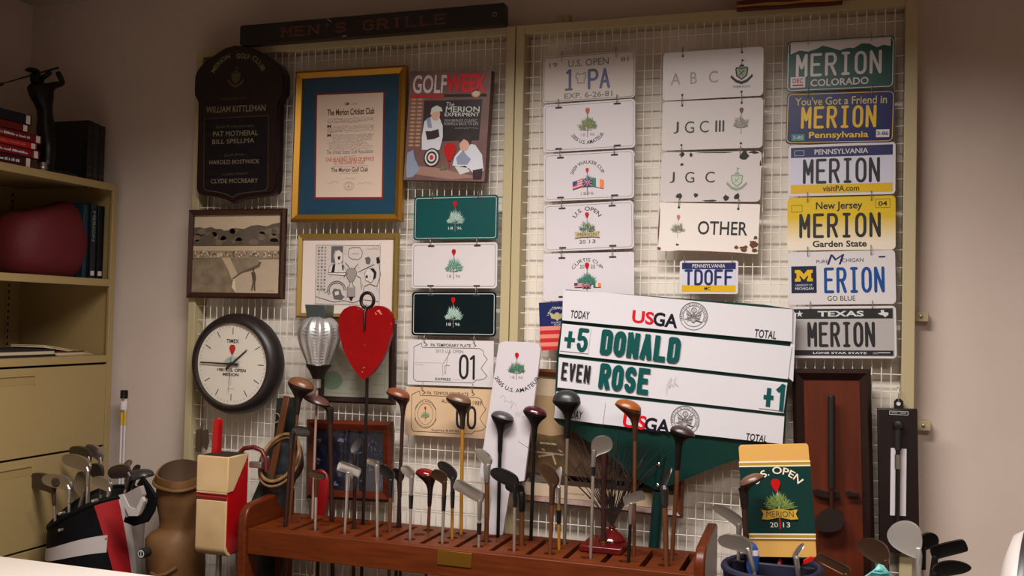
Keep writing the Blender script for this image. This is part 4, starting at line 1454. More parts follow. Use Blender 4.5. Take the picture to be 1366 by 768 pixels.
def iron(label, base, neck, toe, h, shaft, head, shape=IRON, depth=.4, r=.0045, ferr=None, th=(.004, .013), hos=None, left=None, **k):
    o, foot, t, Y, u = club(label, base, neck, shaft, r, ferr=ferr, **k)
    m = MB()
    if left is None:
        n0 = t
    else:
        n0 = P(left[0], left[1], Y)
    e1 = P(toe[0], toe[1], Y) - n0
    W = e1.length
    e2 = V((-e1.z, 0, e1.x)).normalized()
    if e2.z < 0:
        e2 = -e2
    sc = (P(neck[0], neck[1], Y) - P(neck[0], neck[1] + 1, Y)).length
    e2 *= h*sc
    vd = V((t.x - CAM.x, t.y - CAM.y, 0)).normalized()
    e1 = e1 + vd*(depth*W)
    n_ = e1.cross(e2).normalized()
    if n_.y > 0:
        n_ = -n_
    c0 = n0 - foot
    fr, bk = [], []
    for s, tt in shape:
        p = c0 + e1*s + e2*tt
        w = th[0] + (th[1] - th[0])*max(0, tt)
        fr.append(p + n_*w*.35)
        bk.append(p - n_*w*.65)
    N = len(shape)
    # a shallow dish in the face
    cen = sum(fr, V((0, 0, 0)))/N
    inn = [cen + (p - cen)*.82 + n_*(-.0012) for p in fr]
    m.add(fr + bk, [[i, (i + 1) % N, N + (i + 1) % N, N + i] for i in range(N)], head)
    m.add(fr + inn, [[i, (i + 1) % N, N + (i + 1) % N, N + i] for i in range(N)] + [list(range(N, 2*N))], head)
    m.add(bk, [list(range(N))], head)
    # hosel
    hp = t - foot
    m.tube([hp - u*.05, hp, hp + (e1*.06 + e2*.25 if left is None else u*.012)], [r*1.35, r*1.75, r*1.5], head, 10)
    m.build('club_head', o, bevel=.001, sharp=30)
    return o


def wood(label, base, neck, toe, heel, shaft, sole, body, r=.005, dome=.5, ry=.78, flare=1.5, lip=None, **k):
    o, foot, t, Y, u = club(label, base, neck, shaft, r, grip=GRIPL, **k)
    T, H = P(toe[0], toe[1], Y) - foot, P(heel[0], heel[1], Y) - foot
    C = (T + H)/2
    ax = (H - T)
    A = ax.length/2
    ax = ax.normalized()
    nrm = V((-ax.z, 0, ax.x))
    if nrm.z < 0:
        nrm = -nrm
    n0 = t - foot
    # flare start on the shaft line
    hgt = (C - n0).dot(u)
    fs = n0 + u*max(.005, hgt - flare*A)
    m = MB()
    rings = []

    def ring(c, a1, a2, x_, y_=V((0, 1, 0))):
        return [c + x_*(a1*cos(2*pi*j/28)) + y_*(a2*sin(2*pi*j/28)) for j in range(28)]
    x0 = V((u.z, 0, -u.x)).normalized()
    if x0.dot(ax) < 0:
        x0 = -x0
    rings.append(ring(n0 - u*.01, r*1.2, r*1.2, x0))
    rings.append(ring(n0, r*1.45, r*1.45, x0))
    rn = max(.0085, r*1.6)
    rings.append(ring(fs, rn, rn, x0))
    C0 = C - nrm*A*.12
    for s, pr, ce in ((.2, .05, .06), (.4, .16, .2), (.55, .33, .4), (.7, .56, .63), (.82, .77, .82), (.92, .93, .94), (1, 1, 1)):
        p = fs + (C0 - fs)*s
        lin_ = fs + u*((C0 - fs).dot(u)*s)
        c = lin_ + (p - lin_)*ce
        x_ = (x0*(1 - s) + ax*s).normalized()
        a1 = rn + (A - rn)*pr
        rings.append(ring(c, a1, rn + (A*ry - rn)*pr, x_))
    m.rings(rings, body, True, False)
    b0 = C
    r1 = ring(b0, A*1.0, A*ry, ax)
    m.rings([rings[-1], r1], body, False, True)
    m.build('club_head', o, sharp=50)
    m = MB()
    rr = [ring(b0 + nrm*.0003, A*.99, A*ry*.99, ax)]
    for f in (.25, .5, .7, .85, .95, 1.0):
        rr.append(ring(b0 + nrm*(dome*A*sin(f*pi/2)), A*.99*cos(f*pi/2*.97), A*ry*.99*cos(f*pi/2*.97), ax))
    m.rings(rr, sole, True, True)
    m.build('sole', o, sharp=50)
    return o


def hd(n, c, rough=.34):
    return mat('head_' + n, c, rough)


wood('brown wood leaning at the left end above the hooped bag', (378, 697), (397, 549), (386, 507), (417, 519), S_BROWN, hd('walnut', (106, 68, 42)), HD_BROWN)
iron('small dark headed iron with bright ferrule at the rack left end', (380.5, 701), (390, 579), (412, 585), 13, S_DARK, HD_GUN, depth=.3, r=.006)
wood('purple brown wood on a thick dark shaft beside the silver basket', (441, 694), (440.5, 560), (407, 527), (438, 541), S_DARK, hd('plum', (92, 58, 56)), HD_BROWN, r=.0075, dome=.35, flare=.9)
iron('small putter with a tan toe by the red drop', (420.5, 706), (422, 642), (432, 641), 9, S_STEEL, HD_BRNZ, BLADE, .1, left=(413, 635), th=(.008, .012))
iron('bright steel putter before the dark blue picture', (460, 710), (464, 634), (478, 637), 12, S_STEEL, HD_STEEL, BLADE, .1, left=(451, 626), th=(.008, .014))
iron('dim dark iron standing in front of the blue picture, thick brown shaft', (472.5, 704), (474, 606), (486, 590), 12, S_DARK, HD_GUN, r=.006)
iron('thin edged putter on a long pale shaft before the red wood frame', (502.5, 716), (503, 622), (490, 619), 7, S_STEEL, HD_STEEL, BLADE, .5, th=(.006, .01))
iron('dark iron with curved sole on a brown shaft at the frame corner', (520, 709), (521, 642), (503, 626), 14, S_BROWN, HD_GUN, depth=-.3, r=.006)
wood('tall red brown wood right of the heart pole', (531, 703.5), (537.5, 548), (516.5, 521), (546, 531), S_DARK, hd('chestnut', (118, 62, 38)), hd('chestnut_dark', (38, 16, 11)), r=.0058)
iron('small black iron pressed against the tall red brown wood shaft', (534, 703), (533, 643), (521, 633), 13, S_DARK, HD_BLACK, r=.005)
iron('shiny small iron with black ferrule next to a black one', (547, 719), (549, 638), (534, 631), 13, S_STEEL, HD_STEEL, ferr=(660, 678))
wood('low cherry red wood with a long black neck', (571, 708), (573, 671), (555, 629), (581, 635), S_BROWN, hd('cherry', (104, 14, 10), .15), hd('black_cherry', (26, 12, 12), .2), flare=1.6)
iron('brown iron with a gold edge against the cherry red wood', (590, 724), (593, 645), (574, 635), 14, S_STEEL, HD_BRNZ, ferr=(661, 681), depth=-.3)
iron('dark iron on a yellow shaft with a red band', (603, 717), (604, 640), (582, 625), 14, S_GOLD, HD_GUN, ferr=(655, 677))
wood('tall brown wood on a golden shaft covering the cream plate', (615, 711), (617, 568), (596, 529), (628, 538), S_GOLD, hd('taupe', (106, 78, 54)), hd('brown_black', (28, 18, 14)), r=.0055)
iron('long grey blade putter in front of the white paddle edge', (637, 730.5), (640, 671), (604, 653), 15, S_STEEL, HD_GREY, BLADE, .2, ferr=(697, 712), th=(.006, .014))
iron('steel iron with reddish brown shaft touching the white paddle', (649, 722), (650, 622), (632, 607), 14, S_BROWN, HD_STEEL, r=.007)
wood('black wood with grey sole in front of the white paddle', (665, 715.5), (667, 600), (656, 552), (685, 561), S_BLACK, hd('charcoal', (66, 62, 64)), HD_BLACK, r=.0055)
iron('black wedge with marks on its sole before the paddle', (685, 735), (687, 651), (653, 639), 19, S_STEEL, HD_BLACK, depth=.25, ferr=(648, 676))
iron('black iron half hidden behind the black wedge', (696, 727), (696, 660), (674, 656), 15, S_BROWN, HD_BLACK, r=.0075)
wood('dark maroon wood right of the white paddle', (708.5, 721), (712.5, 585), (698.5, 546), (729, 554), S_BLACK, hd('maroon', (62, 20, 28), .2), HD_BLACK, r=.0055)
iron('dark bronze iron in front of the large picture', (733, 740), (737, 650), (716, 630), 18, S_BROWN, HD_BRNZ, depth=.5, r=.0058)
iron('narrow shiny iron on a yellow shaft beside the bronze one', (744, 734), (745, 650), (752, 628), 9, S_GOLD, HD_STEEL, LEAFB, 1.2, ferr=(680, 698))
wood('large black wood overlapping the scoreboard left edge', (753, 725), (757, 580), (737.5, 533), (774.5, 536), S_GREY, hd('soft_black', (40, 41, 43)), HD_BLACK, dome=.75)
iron('silver iron standing before the bundle of twigs', (788, 744), (792, 606), (818, 603), 23, S_STEEL, HD_GREY, depth=.4, ferr=(622, 634), th=(.006, .018))
wood('amber brown wood covering the red letters of the scoreboard', (846, 741.5), (847, 583), (821, 537), (855.5, 548), S_BROWN, hd('amber', (140, 74, 22)), hd('amber_dark', (62, 28, 12)))
iron('steel blade putter below the amber wood', (841, 750), (842, 676), (861, 667), 13, S_BLACK, HD_GREY, BLADE, .1, left=(835, 674), th=(.008, .014))
iron('leaf shaped iron turned edge on near the green pole', (889, 755), (886, 652), (899, 628), 8, S_BROWN, HD_GUN, LEAFB, .8, r=.0075)
wood('dark brown wood overlapping the round seal of the scoreboard', (899, 748), (904, 622), (894.5, 571), (927, 582), S_BROWN, hd('umber', (54, 38, 40)), HD_BLACK, r=.006, flare=1.2)

# ------------------------------------------------------------------ heart sign and silver basket on poles
HEART = [(488, 417), (482, 410.5), (475, 407.8), (468, 408.2), (460, 412.5), (455, 419), (452.5, 429), (453.5, 442), (458, 462), (465, 479), (474, 493), (481, 502), (486.5, 506.5), (492, 502.5), (500, 495), (510, 481), (518, 464), (523.5, 445), (525.5, 430), (523.5, 419), (518, 412), (511, 408.2), (504, 407.6), (497, 410)]
b = P(484, 699, ZR, 2)
o = thing('heart_sign', 'red painted heart on a dark rod with a ring on top', 'heart sign', (b.x, b.y, .107))
pts = [P(x, y, b.y) for x, y in HEART]
pts = [(p.x - b.x, p.z - .107) for p in pts]
m = MB(); m.prism(pts, -.008, .008, mat('heart_red', (132, 0, 3), .4, rgb2=(124, 0, 3), scale=30, spec=.3)); m.build('heart_plate', o, bevel=.003)
a = Art(1, 1, -.008)
rnd = random.Random(3)
WEAR = mat('worn_paint', (196, 110, 100), .6)
for px, py, s in ((507, 415, 5), (503, 418, 3), (511, 418, 3), (488, 436, 2), (485, 496, 2), (487, 490, 2), (488, 460, 1), (480, 412, 1.5), (470, 470, 1), (523, 432, 1.5)):
    p = P(px, py, b.y)
    for k in range(3):
        cx_, cz_ = p.x - b.x + rnd.uniform(-1, 1)*s*.0012, p.z - .107 + rnd.uniform(-1, 1)*s*.001
        a.poly([(cx_ + s*.0012*rnd.uniform(.4, 1)*cos(t*pi/4), cz_ + s*.001*rnd.uniform(.4, 1)*sin(t*pi/4)) for t in range(8)], WEAR, k, False)
a.build('worn_spots', o)
ROD = mat('dark_iron_rod', (44, 36, 34), .4, .7)
p1 = P(487.5, 505, b.y); p2 = P(488.5, 413, b.y)
m = MB()
m.tube([(0, 0, 0), (p1.x - b.x, .013, p1.z - .107), (p2.x - b.x, .013, p2.z - .107)], .0055, ROD)
p3 = P(488, 440, b.y)
m.tube([(p3.x - b.x, -.0105, p3.z - .107), (p2.x - b.x, -.0115, p2.z - .107 - .01), (p2.x - b.x, 0.002, p2.z - .107 + .008)], .0045, ROD)
m.build('rod', o)
rc = P(489.3, 400.5, b.y)
m = MB(); m.loop([(rc.x - b.x + .024*cos(t*pi/14), .004, rc.z - .107 + .026*sin(t*pi/14)) for t in range(28)], .0058, ROD, 10); m.build('ring', o)

b = P(414.5, 691, ZR, 2)
o = thing('wicker_flagstick_top', 'silver ribbed basket with a square cap on a thin pole', 'flagstick', (b.x, b.y, .107))
DULL = mat('silver_basket', (178, 176, 174), .45, .7)
Z = lambda py: P(425, py, b.y).z - .107
X = lambda px, py: P(px, py, b.y).x - b.x
cxb = X(426, 450)
R = lambda w: w*(P(427, 450, b.y).x - P(426, 450, b.y).x)/2
m = MB()
rings = []
for py, w in ((423, 23), (425, 31), (430, 40), (437, 46), (445, 48.5), (453, 47.5), (462, 43), (472, 36), (480, 30), (486, 27)):
    rings.append([V((cxb + R(w)*(1 + .05*cos(12*t*2*pi/96))*cos(t*2*pi/96), R(w)*(1 + .05*cos(12*t*2*pi/96))*sin(t*2*pi/96), Z(py) + .0015*sin(40*t))) for t in range(96)])
m.rings(rings, DULL)
m.build('basket', o, sharp=70)
m = MB()
for py in range(429, 486, 4):
    w = 23 + 25.5*sin(min(1, (py - 421)/25)*pi/2) if py < 446 else 48.5 - (py - 446)*.54
    m.loop([(cxb + (R(w)*1.02)*cos(t*pi/20), (R(w)*1.02)*sin(t*pi/20), Z(py)) for t in range(40)], .0009, DULL, 6)
m.build('basket_bands', o)
m = MB(); m.rings([[(X(x, y), yy, Z(y)) for x, yy in ((x0, -.03), (x1, -.03), (x1, .03), (x0, .03))] for x0, x1, y in ((415, 439, 424), (412.5, 440.5, 406.5))], mat('pewter_cap', (96, 104, 104), .4, .8)); m.build('cap', o, bevel=.002)
m = MB(); m.lathe([(R(28), Z(485)), (R(30), Z(487)), (R(28), Z(489)), (R(22), Z(494)), (R(15), Z(502)), (R(13), Z(505))], mat('dark_pewter', (70, 64, 62), .35, .9), (cxb, 0, 0), 24); m.build('collar', o)
m = MB(); m.lathe([(R(9), Z(503)), (R(9), Z(517))], STEEL, (cxb - .003, 0, 0), 20); m.build('ferrule', o)
m = MB(); m.tube([(0, 0, 0), (cxb - .003, 0, Z(516))], .0045, mat('pinkish_pole', (150, 120, 110), .4)); m.build('pole', o)

# red drop behind the rack
o = thing('red_flagstick_top', 'dark red drop shaped flagstick top standing behind the rack, left side', 'flagstick', (0, 0, 0))
b = P(424, 690, -.125)
o.location = (b.x, -.125, .0)
m = MB()
s = (P(425, 640, -.125).x - P(424, 640, -.125).x)/2
m.lathe([(.0, P(428, 625, -.125).z), (s*10, P(428, 627, -.125).z), (s*18, P(428, 631, -.125).z), (s*25, P(428, 640, -.125).z), (s*26, P(428, 648, -.125).z), (s*24, P(428, 660, -.125).z), (s*20, P(428, 672, -.125).z), (s*14, P(428, 684, -.125).z), (s*9, P(428, 692, -.125).z)], mat('crimson', (140, 4, 14), .4), (.006, 0, 0), 24, sq=.3)
m.build('drop', o)
m = MB(); m.tube([(0.006, 0, 0), (.006, 0, b.z)], .006, S_DARK); m.build('pole', o)

# ------------------------------------------------------------------ white paddle
YPD = -.168
PAD = [(666, 459.5), (669, 456.5), (675, 455), (713, 456.8), (719.5, 459.5), (722, 465), (700, 640.5), (691, 642), (684, 647), (680.5, 655), (671, 713), (651.5, 711.5), (657, 662), (655.5, 648), (649, 640), (640, 634)]
c = P(661, 712, YPD)
o = thing('paddle_sign', 'tall white paddle with green bush and curved 2005 lettering', 'sign', (c.x, YPD, c.z))
q = lambda x, y: ((P(x, y, YPD).x - c.x), (P(x, y, YPD).z - c.z))
m = MB(); m.prism([q(*p) for p in PAD], -.006, .006, mat('paddle_white', (198, 192, 198), .25)); m.build('paddle_board', o, bevel=.002)
a = Art(1, 1, -.006)
qa = lambda x, y: (q(x, y)[0] + .5, .5 - q(x, y)[1])
a.emblem(*qa(690, 497), .036, [LEAF1, LEAF2, LEAF3, LEAF1], RED, GREYINK, PALEINK, 40, 12)
a.arc('2005 U.S. AMATEUR', *qa(690, 488), .085, 208, 336, .013, INK, inward=True, bold=.01)
for pts in ([(668, 530), (672, 527), (675, 530), (673, 536), (677, 534), (680, 537), (684, 534), (682, 545), (686, 536), (690, 541)], [(688, 549), (689, 555), (692, 549), (693, 555), (697, 547), (697, 556), (702, 554)]):
    a.line([qa(*p) for p in pts], .0012, PALEINK, 0, round_=False)
a.build('printing', o)

# ------------------------------------------------------------------ scoreboard on a green pole
SBW = mat('scoreboard_white', (206, 204, 210), .22)
h = Hung('standard_bearer_scoreboard', 'tilted white and green golf scoreboard on a pole', 'scoreboard', [(751, 387), (1057.5, 411), (1045, 592.5), (739, 558)], -.148)
q = h.uv
m = MB()
back = [(754, 386), (1018, 406), (1058, 412), (1046, 592), (960, 621), (905, 643), (888, 650), (872, 651.5), (859, 646), (800, 600), (762, 574), (744, 566), (738, 559), (742, 470)]
m.prism([q(*p) for p in back], .008, .018, mat('scoreboard_green', (0, 44, 38), .35)); m.build('backing_board', h.o, bevel=.001)


def strip(name, c, y0, y1):
    m = MB(); m.prism([q(*p) for p in c], y0, y1, SBW); return m.build(name, h.o, bevel=.0015)


strip('header_panel', [(751.5, 387), (801.5, 389.5), (1017, 409.5), (1057.5, 412.5), (1056.5, 455.5), (750.5, 427)], -.004, .008)
strip('score_row', [(750, 431.5), (1056.2, 462), (1051, 505.5), (746, 471.5)], 0, .008)
strip('score_row', [(745.5, 476.5), (1050.5, 510.5), (1045.5, 551), (743.5, 516.5)], 0, .008)
strip('footer_panel', [(742.5, 522), (1046.5, 555.5), (1044, 592), (800, 565), (739.5, 557)], -.004, .008)
strip('number_card', [(751, 433), (788.5, 437), (785, 471.5), (747, 467.5)], -.003, -.0005)
strip('number_card', [(1015, 508.5), (1050, 512.5), (1045.5, 548), (1012, 544)], -.003, -.0005)
strip('spare_card', [(1057.5, 414), (1062, 418), (1058, 509), (1051.5, 504)], .004, .010)
a = Art(1, 1, -.0045)


def st(s, c, m_, l=0, bold=0.0):
    """string in the tilted box c: left-bottom, right-bottom, left-top pixels"""
    vs, fs = text_geo(s, bold)
    x0, x1 = min(v[0] for v in vs), max(v[0] for v in vs)
    z0, z1 = min(v[1] for v in vs), max(v[1] for v in vs)
    O, X_, Y_ = (V(q(*p)) for p in c)
    out = []
    for x, z in vs:
        p = O + (X_ - O)*((x - x0)/(x1 - x0)) + (Y_ - O)*((z - z0)/(z1 - z0))
        out.append((p.x, a.L(l), p.y))
    a.add(out, fs, m_)


GLY['V'] = [[(0, 1), (.5, 0), (1, 1)]]
GLY['D'] = [[(0, 0), (0, 1), (.6, 1)] + _arc(.6, .8, .4, .2, 80, 0) + _arc(.6, .2, .4, .2, 0, -90) + [(0, 0)]]
GLY['+'] = [[(0, .45), (1, .45)], [(.5, .12), (.5, .78)]]
GLY['5'] = [[(1, 1), (.05, 1), (.0, .55), (.5, .62)] + _arc(.5, .31, .5, .31, 80, -170)]
GLY['1b'] = [[(.1, .82), (.75, 1), (.75, 0)]]


def block(s, c, wd, m_, gap=.1, l=0):
    """condensed heavy capitals filling the tilted box c (left-bottom, right-bottom, left-top pixels)"""
    O, X_, Y_ = (V(q(*p)) for p in c)
    ux, uy = X_ - O, Y_ - O
    wx, wy = wd/ux.length/2, wd/uy.length/2
    n = len(s)
    for i, ch in enumerate(s):
        x0 = i/n + wx + (gap/n)/2
        x1 = (i + 1)/n - wx - (gap/n)/2
        for st_ in GLY['1b' if ch == '1' else ch]:
            pts = [O + ux*(x0 + (x1 - x0)*x) + uy*(wy + (1 - 2*wy)*z) for x, z in st_]
            a.line([(p.x, p.y) for p in pts], wd, m_, l, False, len(st_) > 6, False, .9 if len(st_) <= 6 else .2)


SGR = mat('score_green', (0, 74, 72), .35)
UR = mat('bright_red', (206, 10, 30), .35)
UN = mat('blue_black', (16, 16, 34), .35)
st('TODAY', [(761, 424), (786, 426), (762.5, 413.5)], INK, 0, .015)
st('TOTAL', [(1006, 449.5), (1035, 452.5), (1007.5, 438.5)], INK, 0, .015)
st('US', [(843, 430), (872, 433.5), (844.5, 413)], UR, 0, .03)
st('GA', [(871, 434), (903.5, 438), (873, 415.5)], UN, 0, .03)
block('+5', [(750, 466), (784.5, 470.5), (754, 434.5)], .0125, SGR, .16)
block('DONALD', [(799, 472), (906.5, 485), (803, 438.5)], .0165, SGR)
block('EVEN', [(747.5, 505.5), (787.5, 511), (750, 482.5)], .0075, INK, .2)
block('ROSE', [(797, 517.5), (865.5, 526.5), (801, 483.5)], .0155, SGR)
block('+1', [(1016, 545), (1048, 548.5), (1019, 509.5)], .0125, SGR, .14)
st('TODAY', [(751, 556), (776.5, 559.5), (753, 545)], INK, 0, .015)
st('US', [(830, 569), (861, 573.5), (833, 550.5)], UR, 0, .03)
st('GA', [(859, 574), (893, 578.5), (861.5, 555.5)], UN, 0, .03)
st('TOTAL', [(994.5, 586.5), (1022.5, 590), (996, 577)], INK, 0, .015)


def seal(cx, cy, rpx):
    C = V(q(cx, cy)); R_ = (V(q(cx + rpx, cy)) - C).length
    for f in (1, .76):
        a.line([(C.x + R_*f*cos(t*pi/20), C.y + R_*f*sin(t*pi/20)) for t in range(40)], R_*.045, GREYINK, 0, False, False, True)
    ax, az = C.x + .5, .5 - C.y
    a.arc('UNITED STATES GOLF ASSOCIATION', ax, az, R_*.81, 205, -25, R_*.16, GREYINK, 0)
    p = lambda l_: [(C.x + R_*u_, C.y + R_*v_) for u_, v_ in l_]
    for k in (-1, 1):
        for i in range(6):
            a.poly(p([(k*.12, .12 - i*.05), (k*(.62 - i*.03), .52 - i*.17), (k*(.55 - i*.03), .38 - i*.16), (k*.12, .02 - i*.05)]), GREYINK if i % 2 == 0 else PALEINK, 1, False)
        a.line(p([(k*.2, -.3), (k*.6, -.4 if k > 0 else -.25)]), R_*.07, INK if k > 0 else GREYINK, 1, False)
        a.line(p([(k*.25, .3), (k*.42, .62)]), R_*.06, PALEINK, 1, False)
    a.poly(p([(-.2, -.05), (.2, -.05), (.2, -.35), (0, -.52), (-.2, -.35)]), GREYINK, 2, False)
    a.poly(p([(-.15, -.18), (.15, -.18), (.14, -.34), (0, -.45), (-.14, -.34)]), PALEINK, 3, False)
    a.poly(p([(-.1, .0), (.1, .0), (.08, .2), (-.02, .24), (-.1, .16)]), GREYINK, 2, False)
    a.line([(C.x + R_*.18*cos(t*pi/8), C.y + R_*(.44 + .18*sin(t*pi/8))) for t in range(16)], R_*.05, GREYINK, 1, False, False, True)
    a.poly([(C.x + R_*.09*cos(t*pi/4), C.y + R_*(.44 + .09*sin(t*pi/4))) for t in range(8)], PALEINK, 1, False)


seal(925.5, 421.5, 18.5)
seal(914, 560, 19)
sig = [(889, 524), (890, 514), (893, 506), (896, 503), (895, 509), (892, 516), (896, 511), (898, 514), (901, 511), (905, 514), (899, 509), (902, 502)]
a.line([(lambda v: (v[0], v[1]))(q(*p)) for p in sig], .0011, PALEINK, 0, False, False)
a.build('lettering', h.o)
GPOLE = mat('dark_green_pole', (0, 40, 36), .35)
m = MB()
p0, p1 = P(873, 730, -.127), P(879, 655, -.127)
d = (p1 - p0)/(p1 - p0).length
f0 = p0 + d*((0.002 - p0.z)/d.z)
wl = lambda w_: (w_.x - h.c.x, w_.y - h.c.y, w_.z - h.c.z)


def loc_(w_):
    x, z = w_.x - h.c.x, w_.z - h.c.z
    c_, s_ = cos(-h.ang), sin(-h.ang)
    return V((x*c_ - z*s_, w_.y - h.c.y, x*s_ + z*c_))


m.tube([loc_(f0), loc_(p0), loc_(p1)], .019, GPOLE, 16); m.build('pole', h.o)
p2, p3 = P(876, 652, -.136), P(884, 607, -.136)
m = MB(); m.tube([loc_(p2), loc_(p3)], .0125, GPOLE, 14); pb = m.build('mounting_post', h.o)
m = MB()
for px, py in ((878.5, 619), (877.5, 647)):
    w_ = loc_(P(px, py, -.15)); m.lathe([(.006, 0), (.006, .004), (.003, .006)], CHROME, (w_.x, w_.y, w_.z), 12, 'y')
    m.build('bolt', pb); m = MB()

# ------------------------------------------------------------------ twigs on a turned base
bw = P(806, 722, ZR + .022, 2)
o = thing('twig_bundle_trophy', 'bundle of bare twigs on a glossy red brown square base', 'trophy', (-.655, -.27, ZR + .0005))
CHB = mat('glossy_mahogany', (92, 18, 16), .12, rgb2=(78, 14, 13), scale=10)
c4 = [P(775, 727, ZR + .02, 2), P(832.5, 734, ZR + .02, 2), P(839.5, 716, ZR + .02, 2), P(787, 712, ZR + .02, 2)]
cc = sum(c4, V((0, 0, 0)))/4
o.location = (cc.x, cc.y, ZR + .0005)
w_ = ((c4[1] - c4[0]).length + (c4[2] - c4[3]).length)/4
d_ = abs(c4[3].y - c4[0].y)/2
m = MB(); m.box((-w_, -d_, 0), (w_, d_, .02), CHB); m.build('square_base', o, bevel=.005, seg=3)
dc = P(814, 722, ZR + .022, 2) - V(o.location)
m = MB(); m.lathe([(.041, .0202), (.042, .026), (.036, .036), (.022, .047), (.014, .052), (.011, .058), (.012, .062), (.009, .066)], CHB, (dc.x, dc.y + .02, 0), 28); m.build('turned_foot', o)
TW = mat('bare_twig', (40, 26, 22), .6)
rnd = random.Random(11)
m = MB()
tw0 = V((dc.x, dc.y + .02, .062))
for i in range(58):
    ang = rnd.gauss(0, 1)
    L = rnd.uniform(.18, .30)
    lean = .5*max(-1.5, min(1.1, ang)) - .06
    yb = rnd.uniform(-.25, .35)
    bend = rnd.uniform(-.05, .05)
    pts = []
    for k in range(6):
        s = k/5
        pts.append(tw0 + V((lean*L*s*(.75 + .45*s) + bend*s*s, yb*L*s*.5, L*s*(1 - .12*s*abs(lean)))) + V((rnd.uniform(-.003, .003), rnd.uniform(-.003, .003), 0))*(1 if k else 0))
    m.tube(pts, [.0018, .0016, .0014, .0012, .0009, .0006], TW, 5)
    if rnd.random() < .6:
        j = 3
        e = pts[j] + V((rnd.uniform(-.05, .05), rnd.uniform(-.02, .02), rnd.uniform(.04, .08)))
        m.tube([pts[j], (pts[j] + e)/2 + V((.004, 0, 0)), e], [.001, .0008, .0005], TW, 4)
for (ex, ey) in ((808, 537), (826, 567)):
    e = P(ex, ey, o.location.y + tw0.y) - V(o.location)
    m.tube([tw0 + V((-.01, 0, .15)), tw0*.3 + e*.7 + V((-.02, 0, 0)), e], [.0012, .0009, .0005], TW, 4)
t_ = m.build('twigs', o); t_['kind'] = 'stuff'
sp = P(805, 724, ZR + .021, 2) - V(o.location)
tp = P(806, 604, o.location.y + sp.y) - V(o.location)
m = MB(); m.tube([(sp.x, sp.y, .0205), tuple(tp)], [.008, .0095], mat('dark_red_stick', (50, 20, 16), .4), 12); m.lathe([(.011, .0203), (.011, .024), (.008, .026)], BRASS, (sp.x, sp.y, 0), 16); m.build('upright_stick', o)

# ------------------------------------------------------------------ steel cabinet on the left wall
CX = -2.70
CB = XL + .02
ZS = (1.99, 1.615, 1.32)
YC0, YC1 = -1.05, -.028
o = thing('steel_storage_cabinet', 'tan steel cabinet with open shelves over wide drawers along the left wall', 'cabinet', (CX, -.5, 0))


def cbox(lo, hi, name, m_=CAB, par=None, bevel=.0015):
    m = MB(); m.box((lo[0] - CX, lo[1] + .5, lo[2]), (hi[0] - CX, hi[1] + .5, hi[2]), m_)
    return m.build(name, par or o, bevel=bevel)


cbox((CB, YC0, .05), (CB + .008, YC1, 1.985), 'back_panel')
for y in (YC1 - .022, YC0):
    m = MB()
    m.box((CB - CX + .008, y + .5 + .012, 0), (-.004, y + .5 + .022, 1.985), CAB)
    m.box((-.012, y + .5 - .006, 0), (0, y + .5 + .022, 1.988), CAB)
    m.build('side_panel', o, bevel=.0015)
for z in ZS:
    m = MB()
    m.box((CB - CX + .008, YC0 + .5 + .024, z - .012), (-.002, YC1 + .5 - .024, z), CAB)
    m.box((-.012, YC0 + .5 + .017, z - .028), (.001, YC1 + .5 - .028, z), CAB)
    m.build('shelf', o, bevel=.0015)
m = MB()
for y in (-.10, -.62):
    m.box((CB - CX + .0082, y + .49, 1.33), (CB - CX + .014, y + .51, 1.97), CAB)
for i in range(24):
    for y in (-.10, -.62):
        m.box((CB - CX + .0142, y + .496, 1.345 + .026*i), (CB - CX + .0144, y + .504, 1.357 + .026*i), DARKGAP)
m.build('slotted_upright', o)
cbox((CB + .02, YC0 + .03, .05), (CX - .02, YC1 - .03, 1.28), 'drawer_carcass', DARKGAP)
hy = P(46, 497, CX, 0).y
for z0, z1 in ((.972, 1.284), (.645, .964), (.32, .637), (.06, .312)):
    d = cbox((CX - .018, YC0 + .024, z0), (CX - .001, YC1 - .03, z1), 'drawer')
    m = MB()
    zt = z1 - .026
    yo = .5
    m.box((-.0012, YC0 + .3 + yo, zt - .032), (-.0004, hy + yo, zt), mat('cabinet_recess', (150, 128, 84), .5))
    m.box((-.001, YC0 + .3 + yo, zt - .002), (.004, hy + .003 + yo, zt + .004), CAB)
    m.box((-.001, hy + yo, zt - .034), (.0035, hy + .004 + yo, zt + .004), CAB)
    m.build('recessed_handle', d, bevel=.001)

# books lying on the cabinet
BKF = -2.715
SPW = mat('spine_label_white', (206, 196, 190), .6)
PAGES = mat('book_pages', (190, 176, 150), .8)


